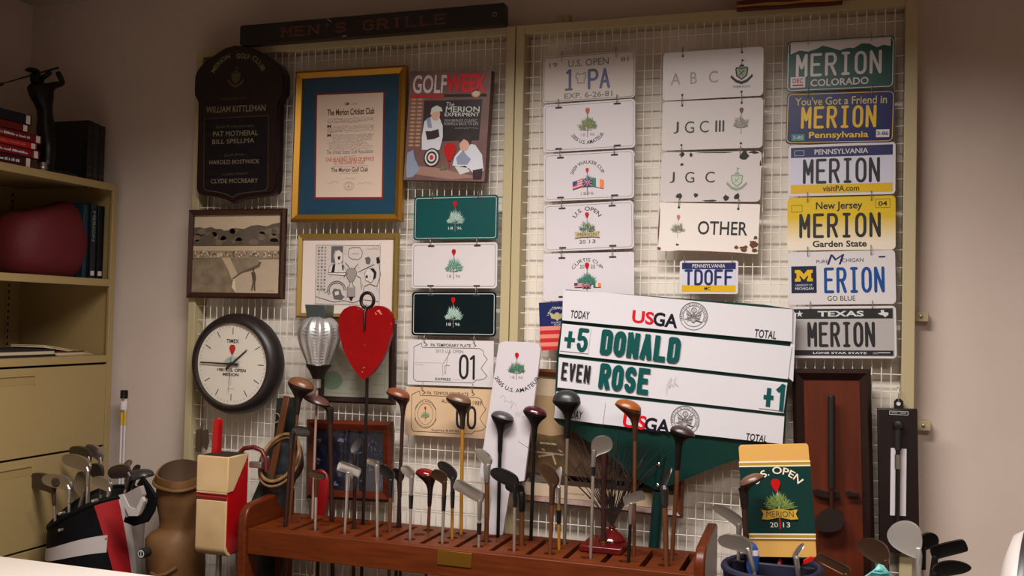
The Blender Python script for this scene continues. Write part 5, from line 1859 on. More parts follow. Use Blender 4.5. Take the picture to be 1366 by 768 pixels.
def flat_book(label, ex, z0, z1, rgb, tag=True, title=None, tc=None):
    c = mat('cover_%02x%02x%02x' % rgb, rgb, .4)
    y1 = P(ex, 200, BKF, 0).y
    y0 = y1 - .26
    o = thing('book', label, 'book', (BKF - .1, (y0 + y1)/2, z0), group='red and black books piled on the cabinet')
    hl = .13
    m = MB()
    m.box((-.09, -hl, 0), (.1, hl, .003), c); m.box((-.09, -hl, z1 - z0 - .003), (.1, hl, z1 - z0), c); m.box((.096, -hl, 0), (.1, hl, z1 - z0), c)
    m.build('cover', o, bevel=.001)
    m = MB(); m.box((-.085, -hl + .004, .0031), (.0955, hl - .004, z1 - z0 - .0031), PAGES); m.build('pages', o)
    if tag:
        m = MB(); m.box((.1003, hl - .026, .003), (.1008, hl - .008, z1 - z0 - .003), SPW); m.build('spine_label', o)
    if title:
        rr_ = random.Random(title)
        m = MB(); T = (z1 - z0)
        y_ = -hl + .02
        while y_ < .075:
            w_ = rr_.uniform(.003, .008)
            m.box((.1003, y_, T*.36), (.1006, y_ + w_, T*rr_.uniform(.5, .66)), tc or SIL)
            y_ += w_ + rr_.choice((.0015, .0015, .006))
        m.build('spine_title', o)


G = .0003
zz = [1.9903]
for t_ in (.036, .031, .025, .030, .028, .036):
    zz.append(zz[-1] + t_)
flat_book('dark red book at the bottom of the pile on the cabinet', 43, zz[0], zz[1] - G, (58, 10, 14), True, 3)
flat_book('red book second from the bottom of the pile', 53, zz[1], zz[2] - G, (112, 12, 22), True, 5)
flat_book('brightest red book, in the middle of the pile', 49, zz[2], zz[3] - G, (164, 24, 34), True, 8, mat('gold_title', (170, 110, 60), .4))
flat_book('red book with a long title, third from the top of the pile', 55, zz[3], zz[4] - G, (104, 14, 22), True, 9)
flat_book('short dull red book second from the top of the pile', 37.5, zz[4], zz[5] - G, (92, 20, 20))
flat_book('black book on top of the pile', 41, zz[5], zz[6] - G, (22, 22, 26))

# dark volumes standing at the right end of the cabinet top
y0, y1 = P(116, 200, -2.74, 0).y, P(140, 200, -2.74, 0).y


def stand_book(name, label, ya, yb, z0, h_, xf, xb, rgb, group, band=None, title=None, tc=None, tagw=False):
    c = mat('cover_%02x%02x%02x' % rgb, rgb, .35)
    o = thing(name, label, 'book', ((xf + xb)/2, (ya + yb)/2, z0), group=group)
    hx, w2 = (xf - xb)/2, (yb - ya)/2 - .0006
    m = MB()
    m.box((-hx, -w2, 0), (hx, -w2 + .003, h_), c); m.box((-hx, w2 - .003, 0), (hx, w2, h_), c); m.box((hx - .004, -w2, 0), (hx, w2, h_), c)
    m.build('cover', o, bevel=.0012)
    m = MB(); m.box((-hx + .005, -w2 + .0031, .004), (hx - .0041, w2 - .0031, h_ - .004), PAGES); m.build('pages', o)
    if band:
        m = MB()
        for b0, b1 in band:
            m.box((hx + .0001, -w2*.8, b0), (hx + .0006, w2*.8, b1), tc or mat('dim_gilt', (70, 64, 52), .5, .3))
        m.build('spine_bands', o)
    if title:
        vs, fs = text_geo(title, .01)
        x0, x1 = min(v[0] for v in vs), max(v[0] for v in vs); hh = max(v[1] for v in vs)
        m = MB()
        m.add([(hx + .0005, w2*.45*(z_/hh*2 - 1), h_*.9 - (x - x0)/(x1 - x0)*h_*.4) for x, z_ in vs], fs, tc or SIL)
        m.build('spine_title', o)
    if tagw:
        m = MB(); m.box((hx + .0003, -w2*.6, .012), (hx + .0008, w2*.6, .03), SPW); m.build('spine_label', o)


dy = (y1 - y0)/3
for i, lb in enumerate(('black volume nearest the statue, cover side showing', 'black volume in the middle of the three on the cabinet', 'black volume at the very end of the cabinet top')):
    stand_book('book', lb, y0 + dy*i, y0 + dy*(i + 1), 1.9903, .232 - .004*i, -2.74, -2.95, (17, 16, 18) if i % 2 == 0 else (24, 23, 26), 'black volumes standing on the cabinet', [(.02, .03), (.05, .053), (.19, .193)])
ya, yb = P(113, 320, -2.74, 0).y, P(148, 320, -2.74, 0).y
ya, yb = ya, min(yb, YC1 - .03)
w3 = (yb - ya)/3
stand_book('book', 'teal blue book standing next to the red cushion', ya, ya + w3*.9, 1.6153, .285, -2.75, -2.93, (10, 42, 54), 'dark books on the middle shelf')
stand_book('book', 'navy book with a pale title running down its spine', ya + w3*.9, ya + w3*1.9, 1.6153, .29, -2.74, -2.93, (14, 22, 34), 'dark books on the middle shelf', None, 'MERION', mat('pale_title', (120, 130, 120), .5), True)
stand_book('book', 'black book against the cabinet end panel', ya + w3*1.9, yb, 1.6153, .285, -2.735, -2.93, (16, 18, 22), 'dark books on the middle shelf', None, None, None, True)

# golfer statue
SX = -2.80
BRZ = mat('black_bronze', (14, 11, 10), .4, .3)
fp = P(64, 230, SX, 0)
o = thing('golfer_statue', 'black statue of a golfer at the end of his swing, on the cabinet', 'statue', (SX, fp.y, 1.9903))
ps = lambda x, y, dx=0: P(x, y, SX, 0) + V((dx, 0, 0)) - V((SX, fp.y, 1.9903))
nodes = {
    'hip': (ps(61, 170), .030), 'waist': (ps(60.5, 152), .026), 'chest': (ps(56, 126), .037), 'neck': (ps(51.5, 111), .013), 'head': (ps(47.5, 102), .020), 'hat': (ps(45.5, 96), .021),
    'sR': (ps(65, 114, .02), .015), 'eR': (ps(76, 112, .03), .011), 'hR': (ps(70.5, 95, .02), .011),
    'sL': (ps(47, 116, -.02), .016), 'eL': (ps(62, 106, -.03), .010), 'hL': (ps(69, 95, .0), .010),
    'kR': (ps(56, 196, .03), .029), 'fR': (ps(54, 224, .03), .026), 'kL': (ps(67, 196, -.03), .029), 'fL': (ps(69, 224, -.03), .026),
    'tR': (ps(48, 229, .05), .014), 'tL': (ps(62, 229, .01), .014)}
ks = list(nodes)
ed = [('hip', 'waist'), ('waist', 'chest'), ('chest', 'neck'), ('neck', 'head'), ('head', 'hat'), ('chest', 'sR'), ('sR', 'eR'), ('eR', 'hR'), ('chest', 'sL'), ('sL', 'eL'), ('eL', 'hL'), ('hip', 'kR'), ('kR', 'fR'), ('hip', 'kL'), ('kL', 'fL'), ('fR', 'tR'), ('fL', 'tL')]
me = bpy.data.meshes.new('figure')
me.from_pydata([tuple(nodes[k][0]) for k in ks], [(ks.index(a_), ks.index(b_)) for a_, b_ in ed], [])
fig = bpy.data.objects.new('figure', me)
COL.objects.link(fig)
fig.parent = o
me.materials.append(BRZ)
sk = fig.modifiers.new('skin', 'SKIN')
sk.use_smooth_shade = True
for i, k in enumerate(ks):
    me.skin_vertices[0].data[i].radius = (nodes[k][1], nodes[k][1])
    me.skin_vertices[0].data[i].use_root = (k == 'hip')
ss = fig.modifiers.new('subsurf', 'SUBSURF'); ss.levels = ss.render_levels = 2
m = MB(); a_, b_, c_ = ps(75, 90.5, .01), ps(54, 98, -.02), ps(12, 111, -.03)
m.tube([a_, b_, c_], [.004, .003, .0022], BRZ, 8); m.tube([c_, ps(9, 113, -.03)], [.006, .005], BRZ, 8); m.build('swung_club', o)
m = MB(); m.lathe([(.024, 0), (.027, .002), (.025, .006), (.017, .012)], BRZ, tuple(ps(43.5, 95.5)), 20); m.build('cap_brim', o)
m = MB(); m.box((-.07, -.075, 0), (.07, .075, .018), BRZ); m.build('plinth', o, bevel=.004)

# small tin on the cabinet
tp_ = P(58, 216, -2.735, 0)
o = thing('metal_cup', 'tiny silver cup at the cabinet edge next to the red books', 'cup', (-2.738, tp_.y, 1.9903))
m = MB(); m.lathe([(.0125, 0), (.0135, .002), (.0135, .03), (.0145, .033), (.012, .033), (.012, .004), (0, .004)], STEELD, (0, 0, 0), 20); m.build('cup_body', o)
m = MB(); m.lathe([(.0142, .012), (.0146, .014), (.0142, .016)], STEEL, (0, 0, 0), 20, cap=False); m.build('band', o)

# red cushion
cp = P(52, 322, -2.86, 0)
o = thing('red_cushion', 'plump dark red cushion leaning on books in the middle shelf', 'cushion', (-2.86, cp.y, 1.6155))
RC = mat('red_cloth', (88, 5, 14), .7, bump=.15, scale=60)
m = MB()
rings = []
for i in range(15):
    v = i/14
    hgt = .265*(1 - cos(pi*v))/2
    rr = max(.02, sin(pi*min(.97, max(.05, v*.86 + .1)))**.45)
    rings.append([V((.125*rr*abs(cos(t*pi/18))**.8*(1 if cos(t*pi/18) > 0 else -1), .195*rr*abs(sin(t*pi/18))**.8*(1 if sin(t*pi/18) > 0 else -1) + .03*v, hgt*(1 + .12*sin(t*pi/18)*v))) for t in range(36)])
m.rings(rings, RC)
m.build('cushion_cover', o, sharp=80)
m = MB(); m.loop([tuple(p) for p in [(q_ + (q_ - V((0, .01, q_.z)))*.01) for q_ in rings[1]]], .004, mat('red_piping', (92, 6, 14), .6), 6); m.build('piping', o)

# papers and booklets on the lowest open shelf


def slab(name, label, cat, corners, z, t, rgb, cover2=None):
    pts = [P(x, y, X_, 0) for x, y, X_ in corners]
    ya_, yb_ = min(p.y for p in pts), max(p.y for p in pts)
    xs = [c_[2] for c_ in corners]
    o = thing(name, label, cat, ((min(xs) + max(xs))/2, (ya_ + yb_)/2, z))
    hx, hy_ = (max(xs) - min(xs))/2, (yb_ - ya_)/2
    m = MB(); m.box((-hx, -hy_, 0), (hx, hy_, t*.3), mat('paper_%02x%02x%02x' % rgb, rgb, .6)); m.box((-hx, -hy_, t*.75), (hx, hy_, t), mat('paper_%02x%02x%02x' % rgb, rgb, .6)); m.build('cover', o, bevel=.0008)
    m = MB(); m.box((-hx + .003, -hy_ + .003, t*.3), (hx - .003, hy_ - .003, t*.75), PAGES); m.build('pages', o)
    return o


slab('booklet', 'black booklet at the left on the lowest open shelf', 'booklet', [(-14, 465, -2.74), (23, 462, -2.92)], 1.3203, .028, (24, 20, 20))
slab('booklet', 'reddish brown booklet lying beside the black one', 'booklet', [(24, 466, -2.75), (58, 464, -2.95)], 1.3203, .016, (92, 46, 30))
e_ = slab('paper_pad', 'cream paper pad tilted over a brown booklet', 'paper pad', [(50, 466, -2.76), (86, 464, -2.9)], 1.328, .009, (214, 190, 156))
e_.rotation_euler = (radians(-7), 0, radians(8)); e_.location.z = 1.336
slab('envelope', 'flat cream envelope at the right on the lowest open shelf', 'envelope', [(78, 468, -2.74), (97, 466, -2.84)], 1.3203, .005, (206, 180, 146))

# ------------------------------------------------------------------ two white sticks with a black cap
b = P(163, 600, -.07)
o = thing('alignment_sticks', 'pair of white and yellow sticks in a black cap in the corner', 'sticks', (b.x, -.07, 0))
zt = lambda py: P(163, py, -.07).z
for k in (-1, 1):
    m = MB()
    rw = .0042
    m.tube([(k*.0075, 0, 0), (k*.0075, 0, zt(567))], rw, WHITE2, 10); m.tube([(k*.0075, 0, zt(567)), (k*.0075, 0, zt(548))], rw, YEL, 10); m.tube([(k*.0075, 0, zt(548)), (k*.0075, 0, zt(528))], rw, WHITE2, 10)
    m.tube([(k*.0075, 0, zt(624)), (k*.0075, 0, zt(617))], rw*1.04, YEL, 10)
    m.build('stick', o)
m = MB(); m.lathe([(.0138, zt(531)), (.0146, zt(530)), (.0146, zt(521)), (.012, zt(520))], BLACK, (0, 0, 0), 20); m.build('cap', o)
m = MB(); m.lathe([(.0132, zt(546)), (.0136, zt(544)), (.0136, zt(536)), (.0132, zt(535))], WHITE, (0, 0, 0), 20); m.build('collar', o)

# ------------------------------------------------------------------ golf bags


def bag(name, label, top, bot, r0, r1, body, rim, mf=None, tilt=None, n=48, ry=1.0, ns=26, lining=BLACKM, warp=None):
    """a round bag with open mouth: top = rim centre, bot = centre of the foot"""
    o = thing(name, label, 'golf bag', (bot.x, bot.y, 0))
    ax = (V(top) - V(bot))
    L = ax.length
    ax = ax/L
    xx = V((1, 0, 0)); xx = (xx - ax*xx.dot(ax)).normalized()
    yy = ax.cross(xx)
    org = V((bot.x, bot.y, 0))
    rel = V(bot) - org
    rings = []
    for i in range(ns + 1):
        s = i/ns
        r = r1 + (r0 - r1)*s
        if s < .03: r *= .97
        xs_ = xx*(1 - max(0, .08 - s)/.08) + V((1, 0, 0))*max(0, .08 - s)/.08
        ys_ = yy*(1 - max(0, .08 - s)/.08) + V((0, 1, 0))*max(0, .08 - s)/.08
        rings.append([rel + ax*L*s + xs_*r*sin(2*pi*k/n) - ys_*r*ry*cos(2*pi*k/n) for k in range(n)])
    if warp:
        rings = [[p + V((0, 0, warp(p - rel - ax*L*i/ns, i/ns))) for p in r_] for i, r_ in enumerate(rings)]
    m = MB()
    m.rings(rings, body, True, False, mf=mf)
    m.build('bag_body', o, sharp=60)
    tt = rings[-1]
    inner = [[rel + ax*L + (p - rel - ax*L)*.9 for p in tt], [rel + ax*(L - .2) + (p - rel - ax*L)*.85 for p in tt]]
    m = MB(); m.rings([[p - ax*.002 for p in inner[0]], inner[1]], lining, False, True); m.build('lining', o)
    m = MB(); m.loop([p*1 + (rel + ax*L - p)*.03 for p in tt], .010, rim, 8); m.build('rim', o)
    return o, rel, ax, L, xx, yy


# left bag: black, white and red
NYL = mat('black_nylon', (6, 6, 9), .75, bump=.1, scale=300, spec=.15)
RNY = mat('red_nylon', (150, 8, 18), .6)
WNY = mat('white_nylon', (176, 168, 166), .6)
GNY = mat('grey_nylon', (136, 128, 124), .65)


LT = P(131, 662, -.36)
LBt = V((LT.x + .01, -.40, .0))
LB_L = (LT - LBt).length
lwarp = lambda p, s: (.36*(.77*p.x + .64*p.y) - 1.9*(.77*p.x + .64*p.y)**2)*max(0, (s - .45)/.55)**1.3
lb, rel, ax, L, xx, yy = bag('golf_bag', 'black golf bag with white swoosh and red stripe before the steel cabinet', LT, LBt, .158, .15, NYL, NYL, n=64, warp=lwarp)


def patch(name, d0, d1, t0, t1, m_, off=.0025, n=16, k=14):
    """a sewn panel on the bag: d metres below the rim, t degrees round from the front; bounds are functions"""
    m = MB()
    rings = []
    for i in range(n + 1):
        row = []
        for j in range(k + 1):
            u = j/k
            if callable(d0):
                th = t0 + (t1 - t0)*u
                d_ = d0(th) + (d1(th) - d0(th))*i/n
            else:
                d_ = d0 + (d1 - d0)*i/n
                th = t0(d_) + (t1(d_) - t0(d_))*u
            s = 1 - d_/LB_L
            r = .15 + .008*s + off
            a_ = radians(th)
            q_ = xx*r*sin(a_) - yy*r*cos(a_)
            row.append(rel + ax*L*s + q_ + V((0, 0, lwarp(q_, s))))
        rings.append(row)
    m.rings(rings, m_, False, False, closed=False)
    m.build(name, lb, sharp=80)


patch('red_panel', .004, .5, lambda d: 36 + 115*min(d, .3), lambda d: 64 + 105*min(d, .3), RNY)
patch('white_panel', .004, .5, lambda d: 64 + 105*min(d, .3), lambda d: 74 + 108*min(d, .3), WNY)
patch('grey_panel', .004, .5, lambda d: 74 + 108*min(d, .3), lambda d: 150, GNY)
patch('white_swoosh', lambda t: .112 + .0003*(t - 40), lambda t: .168 + .0003*(t - 40), -45, 54, WNY, n=4, k=30)
tp = rel + ax*L
# shoulder strap, pocket and studs
m = MB()
pth = [P(187, 640, -.45), P(196, 652, -.46), P(204, 664, -.46), P(201, 678, -.46), P(194, 690, -.46), P(180, 694, -.47), P(168, 689, -.48)]
w_ = V((lb.location))
pr = []
for i, p in enumerate(pth):
    d_ = (pth[min(i + 1, 6)] - pth[max(i - 1, 0)]).normalized()
    nn = d_.cross(V((0, 1, 0))).normalized()
    p = p - w_
    pr.append([p + nn*.018 + V((0, -.006, 0)), p - nn*.018 + V((0, -.006, 0)), p - nn*.018 + V((0, .006, 0)), p + nn*.018 + V((0, .006, 0))])
m.rings(pr, NYL); m.build('shoulder_strap', lb, bevel=.003)
m = MB()
c_ = [P(x, y, -.515) - w_ for x, y in ((164, 660), (186, 648), (190, 660), (178, 686), (168, 690))]
m.prism([(p.x, p.z) for p in c_], c_[0].y, c_[0].y + .02, GNY); m.build('side_pocket', lb, bevel=.004)
m = MB()
c_ = [P(x, y, -.52) - w_ for x, y in ((158, 660), (164, 659), (172, 676), (181, 679), (189, 662), (192, 668), (184, 688), (172, 688))]
m.prism([(p.x, p.z) for p in c_], c_[0].y, c_[0].y + .012, WNY); m.build('pocket_trim', lb, bevel=.003)
for px, py in ((80, 685), (80, 707), (124, 668)):
    p = P(px, py, -.53) - w_
    m = MB(); m.lathe([(.0055, -.02), (.0055, .004), (.003, .006)], STEEL, tuple(p), 12, 'y'); m.build('stud', lb)
p = P(189, 738, -.50) - w_
m = MB(); m.lathe([(.016, -.03), (.016, .003), (.0, .0031)], BLACKM, tuple(p), 20, 'y'); m.build('logo_badge', lb)
a = Art(1, 1, p.y - .0033)
a.line([(p.x + .011*cos(t*pi/10), p.z + .011*sin(t*pi/10)) for t in range(20)], .0035, SIL, 0, False, False, True)
a.line([(p.x, p.z - .011), (p.x, p.z + .011)], .003, SIL, 0, False)
a.build('logo', lb)

LCL = 'irons in the black, white and red bag'
YB = -.36


def biron(label, base, neck, toe, h_, head=HD_STEEL, Y=YB, group=LCL, zb=.14, shaft=S_STEEL, depth=.3, shape=IRON, r=.0045, th=(.004, .015)):
    return iron(label, base, neck, toe, h_, shaft, head, shape=shape, depth=depth, r=r, group=group, zb=zb, Y=Y, zr=None, grip_top=zb + .25, th=th)


IRN = mat('worn_iron', (168, 158, 148), .34, .85)
IRD = mat('dark_iron', (96, 84, 80), .36, .85)
biron('dark wide iron farthest left in the black bag', (74, 700), (71, 655), (38, 652), 22, IRD, Y=-.43)
cv = biron('cavity back iron with a round badge at the left of the black bag', (92, 698), (92, 652), (57, 650), 18, HD_STEEL, Y=-.47)
p = P(75, 643, -.49)
m = MB(); w0 = V(cv.location); m.lathe([(.016, 0), (.016, .006), (.012, .008), (.012, .0075), (0, .0075)], IRD, tuple(p - w0), 20, 'y'); m.build('round_badge', cv)
biron('broad iron high in the middle of the black bag', (116, 672), (117, 628), (83, 622), 18, IRN, Y=-.42)
biron('upper iron behind the broad one in the black bag', (118, 668), (119, 613), (93, 610), 16, IRD, Y=-.34)
biron('iron at the right of the tall group, edge catching light', (134, 668), (134, 614), (113, 604), 15, IRN, Y=-.33)
biron('dark iron low behind two bright shafts', (134, 672), (135, 640), (119, 636), 20, IRD, Y=-.36)
biron('grey iron square to the camera amid the shafts', (104, 684), (111, 660), (97, 654), 30, IRN, Y=-.40, depth=.1)
biron('shiny iron lying low over the rim of the black bag', (142, 672), (146, 654), (123, 650), 16, HD_STEEL, Y=-.45)
biron('flat grey headed iron right of the shiny one', (165, 662), (173, 634), (147, 641), 18, IRD, Y=-.40, depth=.1)
wood('dark wood at the right edge of the black bag', (168, 662), (172, 648), (170, 640), (203, 632), S_DARK, hd('dim_black', (48, 44, 42)), hd('dim_black2', (34, 31, 30)), Y=-.36, group=LCL, zb=.14, grip_top=.4, flare=.6, dome=.5)
biron('small toe of an iron showing behind the flat grey one', (168, 655), (168, 626), (177, 618), 8, IRN, Y=-.30, depth=.2)
biron('small iron tip farthest right behind the dark wood', (176, 655), (180, 633), (188, 624), 8, IRD, Y=-.30, depth=.2)

# tan leather bag
TANL = mat('tan_leather', (122, 84, 46), .6, rgb2=(98, 66, 34), scale=6, bump=.25, bscale=14)
TANR = mat('tan_leather_rim', (110, 76, 42), .55)
YT_ = -.21
xc = P(240, 625, YT_).x
o = thing('leather_golf_bag', 'soft tan leather golf bag slumped beside the red and white carrier', 'golf bag', (xc, YT_, 0))
zt = lambda py: P(240, py, YT_).z
m = MB()
rings = []
for py, r_, dx in ((768 + 290, .085, .02), (768 + 200, .088, .02), (768 + 60, .088, .01), (768, .098, .0), (750, .103, -.004), (732, .105, -.008), (718, .102, -.012), (710, .088, -.008), (706, .072, .0), (700, .066, .004), (688, .07, .002), (672, .077, -.002), (658, .08, .002), (648, .079, .004), (643, .084, .004), (634, .087, .004), (627, .084, .004)):
    z = max(.002, zt(py))
    rings.append([V((dx + r_*sin(t*pi/24) + .003*sin(3*t*pi/24 + py*.1), -r_*.95*cos(t*pi/24) + .003*cos(5*t*pi/24 + py*.07), z - (.30*r_*cos(t*pi/24)*max(0, min(1, (690 - py)/45))) - .012*sin(t*pi/24)*(py < 660))) for t in range(48)])
m.rings(rings, TANL, True, False)
inn = [[V((p.x*.92, p.y*.92, p.z)) for p in rings[-1]], [V((p.x*.8, p.y*.8, p.z - .1)) for p in rings[-1]]]
m.rings([rings[-1], inn[0]], TANR, False, False)
m.rings(inn, mat('leather_inside', (70, 46, 26), .8), False, True)
m.build('bag_body', o, sharp=80)
m = MB(); m.loop([V((p.x*1.02, p.y*1.02, p.z - .012)) for p in rings[-2]], .006, TANR, 8); m.build('rim_band', o)
m = MB()
m.tube([(-.03, -.1, zt(757)), (.0, -.104, zt(760)), (.035, -.098, zt(755)), (.06, -.08, zt(748))], .007, TANR, 8); m.build('pocket_strap', o)
pxx = P(236, 760, YT_ - .1).x - xc
m = MB(); m.loop([(pxx + .013*c_, -.112, zt(762) + .011*s_) for c_, s_ in ((-1, -1), (1, -1), (1, 1), (-1, 1))], .002, BRASS, 6); m.build('buckle', o)

# red and white carrier
YF_, YB_ = -.42, -.30
x0, x1 = P(262.5, 680, YF_).x, P(303, 680, YF_).x
zt = lambda py: P(282, py, YF_).z
ztop, zbot, zmid = zt(608), zt(741), zt(658)
o = thing('golf_bag_carrier', 'boxy red and cream golf carrier with an upright red handle', 'golf carrier', ((x0 + x1)/2, (YF_ + YB_)/2, 0))
ox, oy = o.location.x, o.location.y
CRM = mat('cream_vinyl', (196, 168, 126), .4, rgb2=(188, 158, 114), scale=14)
REDV = mat('red_vinyl', (158, 12, 18), .3)


def om(m):
    m.v = [(x - ox, y - oy, z) for x, y, z in m.v]
    return m


m = MB()
prof = [(YF_ + .002, zbot + .03)] + [(YF_ + .002 + .03*(1 - cos(radians(t))), zbot + .03 - .03*sin(radians(t))) for t in (30, 60, 90)] + [(YB_, zbot), (YB_, ztop - .004), (YF_ + .002, ztop - .004)]
m.prismx(prof, x0 + .002, x1 - .002, REDV); om(m).build('red_shell', o, bevel=.006, seg=3)
m = MB(); m.prismx([(YF_ - .004, zmid + .006), (YF_ - .004, ztop), (YB_ - .004, ztop), (YF_ + .03, zmid + .006)], x0 - .003, x1 + .002, CRM); om(m).build('cream_top_pocket', o, bevel=.003)
m = MB(); pz = zt(667)
pr_ = [(YF_ - .003, pz), (YF_ - .003, zbot + .028)] + [(YF_ - .003 + .033*(1 - cos(radians(t))), zbot + .028 - .031*sin(radians(t))) for t in (20, 45, 70, 90)] + [(YF_ + .03, zbot + .003), (YF_ + .004, zbot + .034), (YF_ + .004, pz)]
m.prismx(pr_, x0 - .001, x1 - .002, CRM); om(m).build('cream_front_pocket', o, bevel=.002)
m = MB()
for k in (0, 1):
    m.box((x0 + .001, YF_ - .006 - .001*k, zmid + .002 - .012*k), (x1 - .001, YF_ - .001, zmid + .006 - .012*k), [CRM, REDV][k])
om(m).build('zip_band', o)
m = MB(); m.box((x0 + .008, YF_ + .006, ztop), (x1 - .006, YB_ - .012, ztop + .0015), DARKGAP); om(m).build('top_opening', o)
hx = P(289, 600, -.36).x
zh = P(289, 557, -.36).z
m = MB()
prh = [(hx - .013, ztop - .02), (hx + .011, ztop - .02), (hx + .012, zh - .035), (hx + .012, zh - .01), (hx + .006, zh), (hx - .004, zh - .002), (hx - .008, zh - .014), (hx - .01, zh - .04)]
m.prism(prh, -.372, -.348, REDV); om(m).build('upright_handle', o, bevel=.005, seg=3)
m = MB()
m.tube([(x1 - .05, YB_ + .008, ztop - .01), (x1 - .03, YB_ + .012, ztop + .012), (x1 + .005, YB_ + .016, ztop + .018), (x1 + .035, YB_ + .018, ztop + .008), (x1 + .052, YB_ + .018, ztop - .018), (x1 + .055, YB_ + .018, ztop - .06)], .008, mat('maroon_leather', (86, 18, 16), .4), 10); om(m).build('carry_strap', o)
m = MB(); m.box((x1 + .03, YB_ + .02, ztop - .055), (x1 + .06, YB_ + .03, ztop - .01), STEELD); m.box((x1 - .002, YB_ + .0, ztop - .05), (x1 + .045, YB_ + .02, ztop - .03), STEELD); om(m).build('metal_bracket', o, bevel=.002)
for xx_, yy_ in ((x0 + .025, YB_ - .02), (x1 - .02, YB_ - .02), ((x0 + x1)/2, YF_ + .045)):
    m = MB(); m.tube([(xx_, yy_, zbot + .002), (xx_, yy_, 0)], .008, STEELD, 10); om(m).build('leg', o)

# hooped old bag with a wooden plank
hc = P(373, 610, -.24)
o = thing('hooped_golf_bag', 'old golf bag with a wicker hoop mouth left of the rack', 'golf bag', (-1.93, -.17, 0))
RAT = mat('rattan', (136, 104, 64), .55, rgb2=(108, 78, 46), scale=60)
sc_ = (P(374, 610, -.24) - P(373, 610, -.24)).length
wo = V(o.location)


def hoop(rx, rz, off_, dy):
    return [V((hc.x + off_[0]*sc_, hc.y + dy, hc.z - off_[1]*sc_)) + V((.86*rx*sc_*cos(t*pi/20) + .04*rz*sc_*sin(t*pi/20), .8*rz*sc_*sin(t*pi/20)*.6, .8*rz*sc_*sin(t*pi/20))) - wo for t in range(40)]


m = MB(); m.loop(hoop(27, 32, (0, 0), 0), .0062, RAT, 8); m.loop(hoop(28.5, 33, (-.5, 5), .004), .005, RAT, 8); m.build('wicker_hoop', o)
m = MB()
r0 = hoop(28, 32, (0, 6), .01)
m.rings([r0, hoop(27, 30, (-5, 22), .03), [V((.075*cos(t*pi/20), .06*sin(t*pi/20), .72)) for t in range(40)], [V((.07*cos(t*pi/20), .06*sin(t*pi/20), .3)) for t in range(40)], [V((.07*cos(t*pi/20), .06*sin(t*pi/20), 0)) for t in range(40)]], mat('blue_black_canvas', (26, 28, 34), .7, rgb2=(60, 64, 70), scale=22), False, True)
m.build('bag_body', o, sharp=80)
m = MB()
m.rings([hoop(26.5, 31.5, (0, 1), .002), hoop(24, 28, (-2, 6), .05), hoop(20, 22, (-6, 18), .10)], mat('hoop_lining', (78, 58, 36), .8, rgb2=(52, 40, 26), scale=40), False, True)
m.build('lining', o, sharp=80)
DGR = mat('dark_green_canvas', (14, 28, 26), .6)
m = MB()
c_ = [P(x, y, -.125) - wo for x, y in ((369, 531), (391, 530), (392, 640), (362, 640))]
m.prism([(p.x, p.z) for p in c_], c_[0].y, c_[0].y + .02, DGR); m.build('back_flap', o, bevel=.004)
p = P(369, 557, -.135) - wo
m = MB(); m.loop([(p.x + .013*cos(t*pi/8), p.y, p.z + .016*sin(t*pi/8)) for t in range(16)], .003, CHROME, 6); m.build('metal_ring', o)
a_, b_ = P(361, 640, -.2), P(383, 528, -.17)
o = thing('wooden_stick', 'flat brown wooden stick standing in the hooped bag', 'stick', tuple(a_))
d_ = (b_ - a_)
nn = V((d_.z, 0, -d_.x)).normalized()*.0125
m = MB()
m.rings([[p + nn + V((0, -.006, 0)), p - nn + V((0, -.006, 0)), p - nn + V((0, .006, 0)), p + nn + V((0, .006, 0))] for p in (V((0, 0, 0)) - d_*.6, d_*.5, d_*.98)], S_BROWN)
m.build('shaft', o, bevel=.003)
m = MB(); e_ = d_*.98
m.rings([[p + nn*k_ + V((0, -.0065, 0)), p - nn*k_ + V((0, -.0065, 0)), p - nn*k_ + V((0, .0065, 0)), p + nn*k_ + V((0, .0065, 0))] for p, k_ in ((e_, 1.02), (d_, .8))], mat('worn_wood_end', (96, 50, 24), .6))
m.build('worn_end', o, bevel=.002)

# small hooks with leather tags hanging on the wire
o = thing('leather_key_tags', 'dark leather tags on a small hook above the tan bag', 'tags', tuple(P(271, 570, -.075)))
wo = V(o.location)
m = MB(); m.loop([(.011*cos(t*pi/8), 0, .013*sin(t*pi/8)) for t in range(16)], .0022, STEELD, 6); m.build('hook_ring', o)
for i, c_ in enumerate(([(262, 573), (270, 571), (272, 585), (268, 603), (261, 602)], [(271, 574), (279, 572), (280, 590), (277, 600), (271, 592)])):
    c_ = [P(x, y, -.08) - wo for x, y in c_]
    m = MB(); m.prism([(p.x, p.z) for p in c_], -.008 - .006*i, -.003 - .006*i, mat('dark_leather', (74, 56, 42), .6)); m.build('leather_tag', o, bevel=.001)

# ------------------------------------------------------------------ boards on the right
h = Hung('mounted_board', 'reddish wood board in a dark frame right of the scoreboard', 'display board', [(1060, 490.5), (1167, 493), (1163, 812), (1060, 806)], -.095)
m = MB(); m.frame(h.w, h.h, .032, -.03, .012, mat('dark_moulding', (36, 14, 9), .4, rgb2=(28, 11, 7), scale=8, stretch=(8, 8, 1))); m.build('frame', h.o, sharp=25)
m = MB(); m.box((-h.w/2 + .03, -.012, -h.h/2 + .03), (h.w/2 - .03, .008, h.h/2 - .03), mat('red_mahogany', (90, 33, 11), .38, rgb2=(74, 26, 9), scale=5, stretch=(9, 9, 1))); m.build('panel', h.o)
q = h.uv
m = MB(); m.prism([q(*p) for p in ((1084, 652), (1090, 650), (1103, 654), (1120, 655), (1121, 661), (1106, 662), (1096, 660), (1086, 657))], -.034, -.011, MAHOG); m.build('bracket', h.o, bevel=.003)
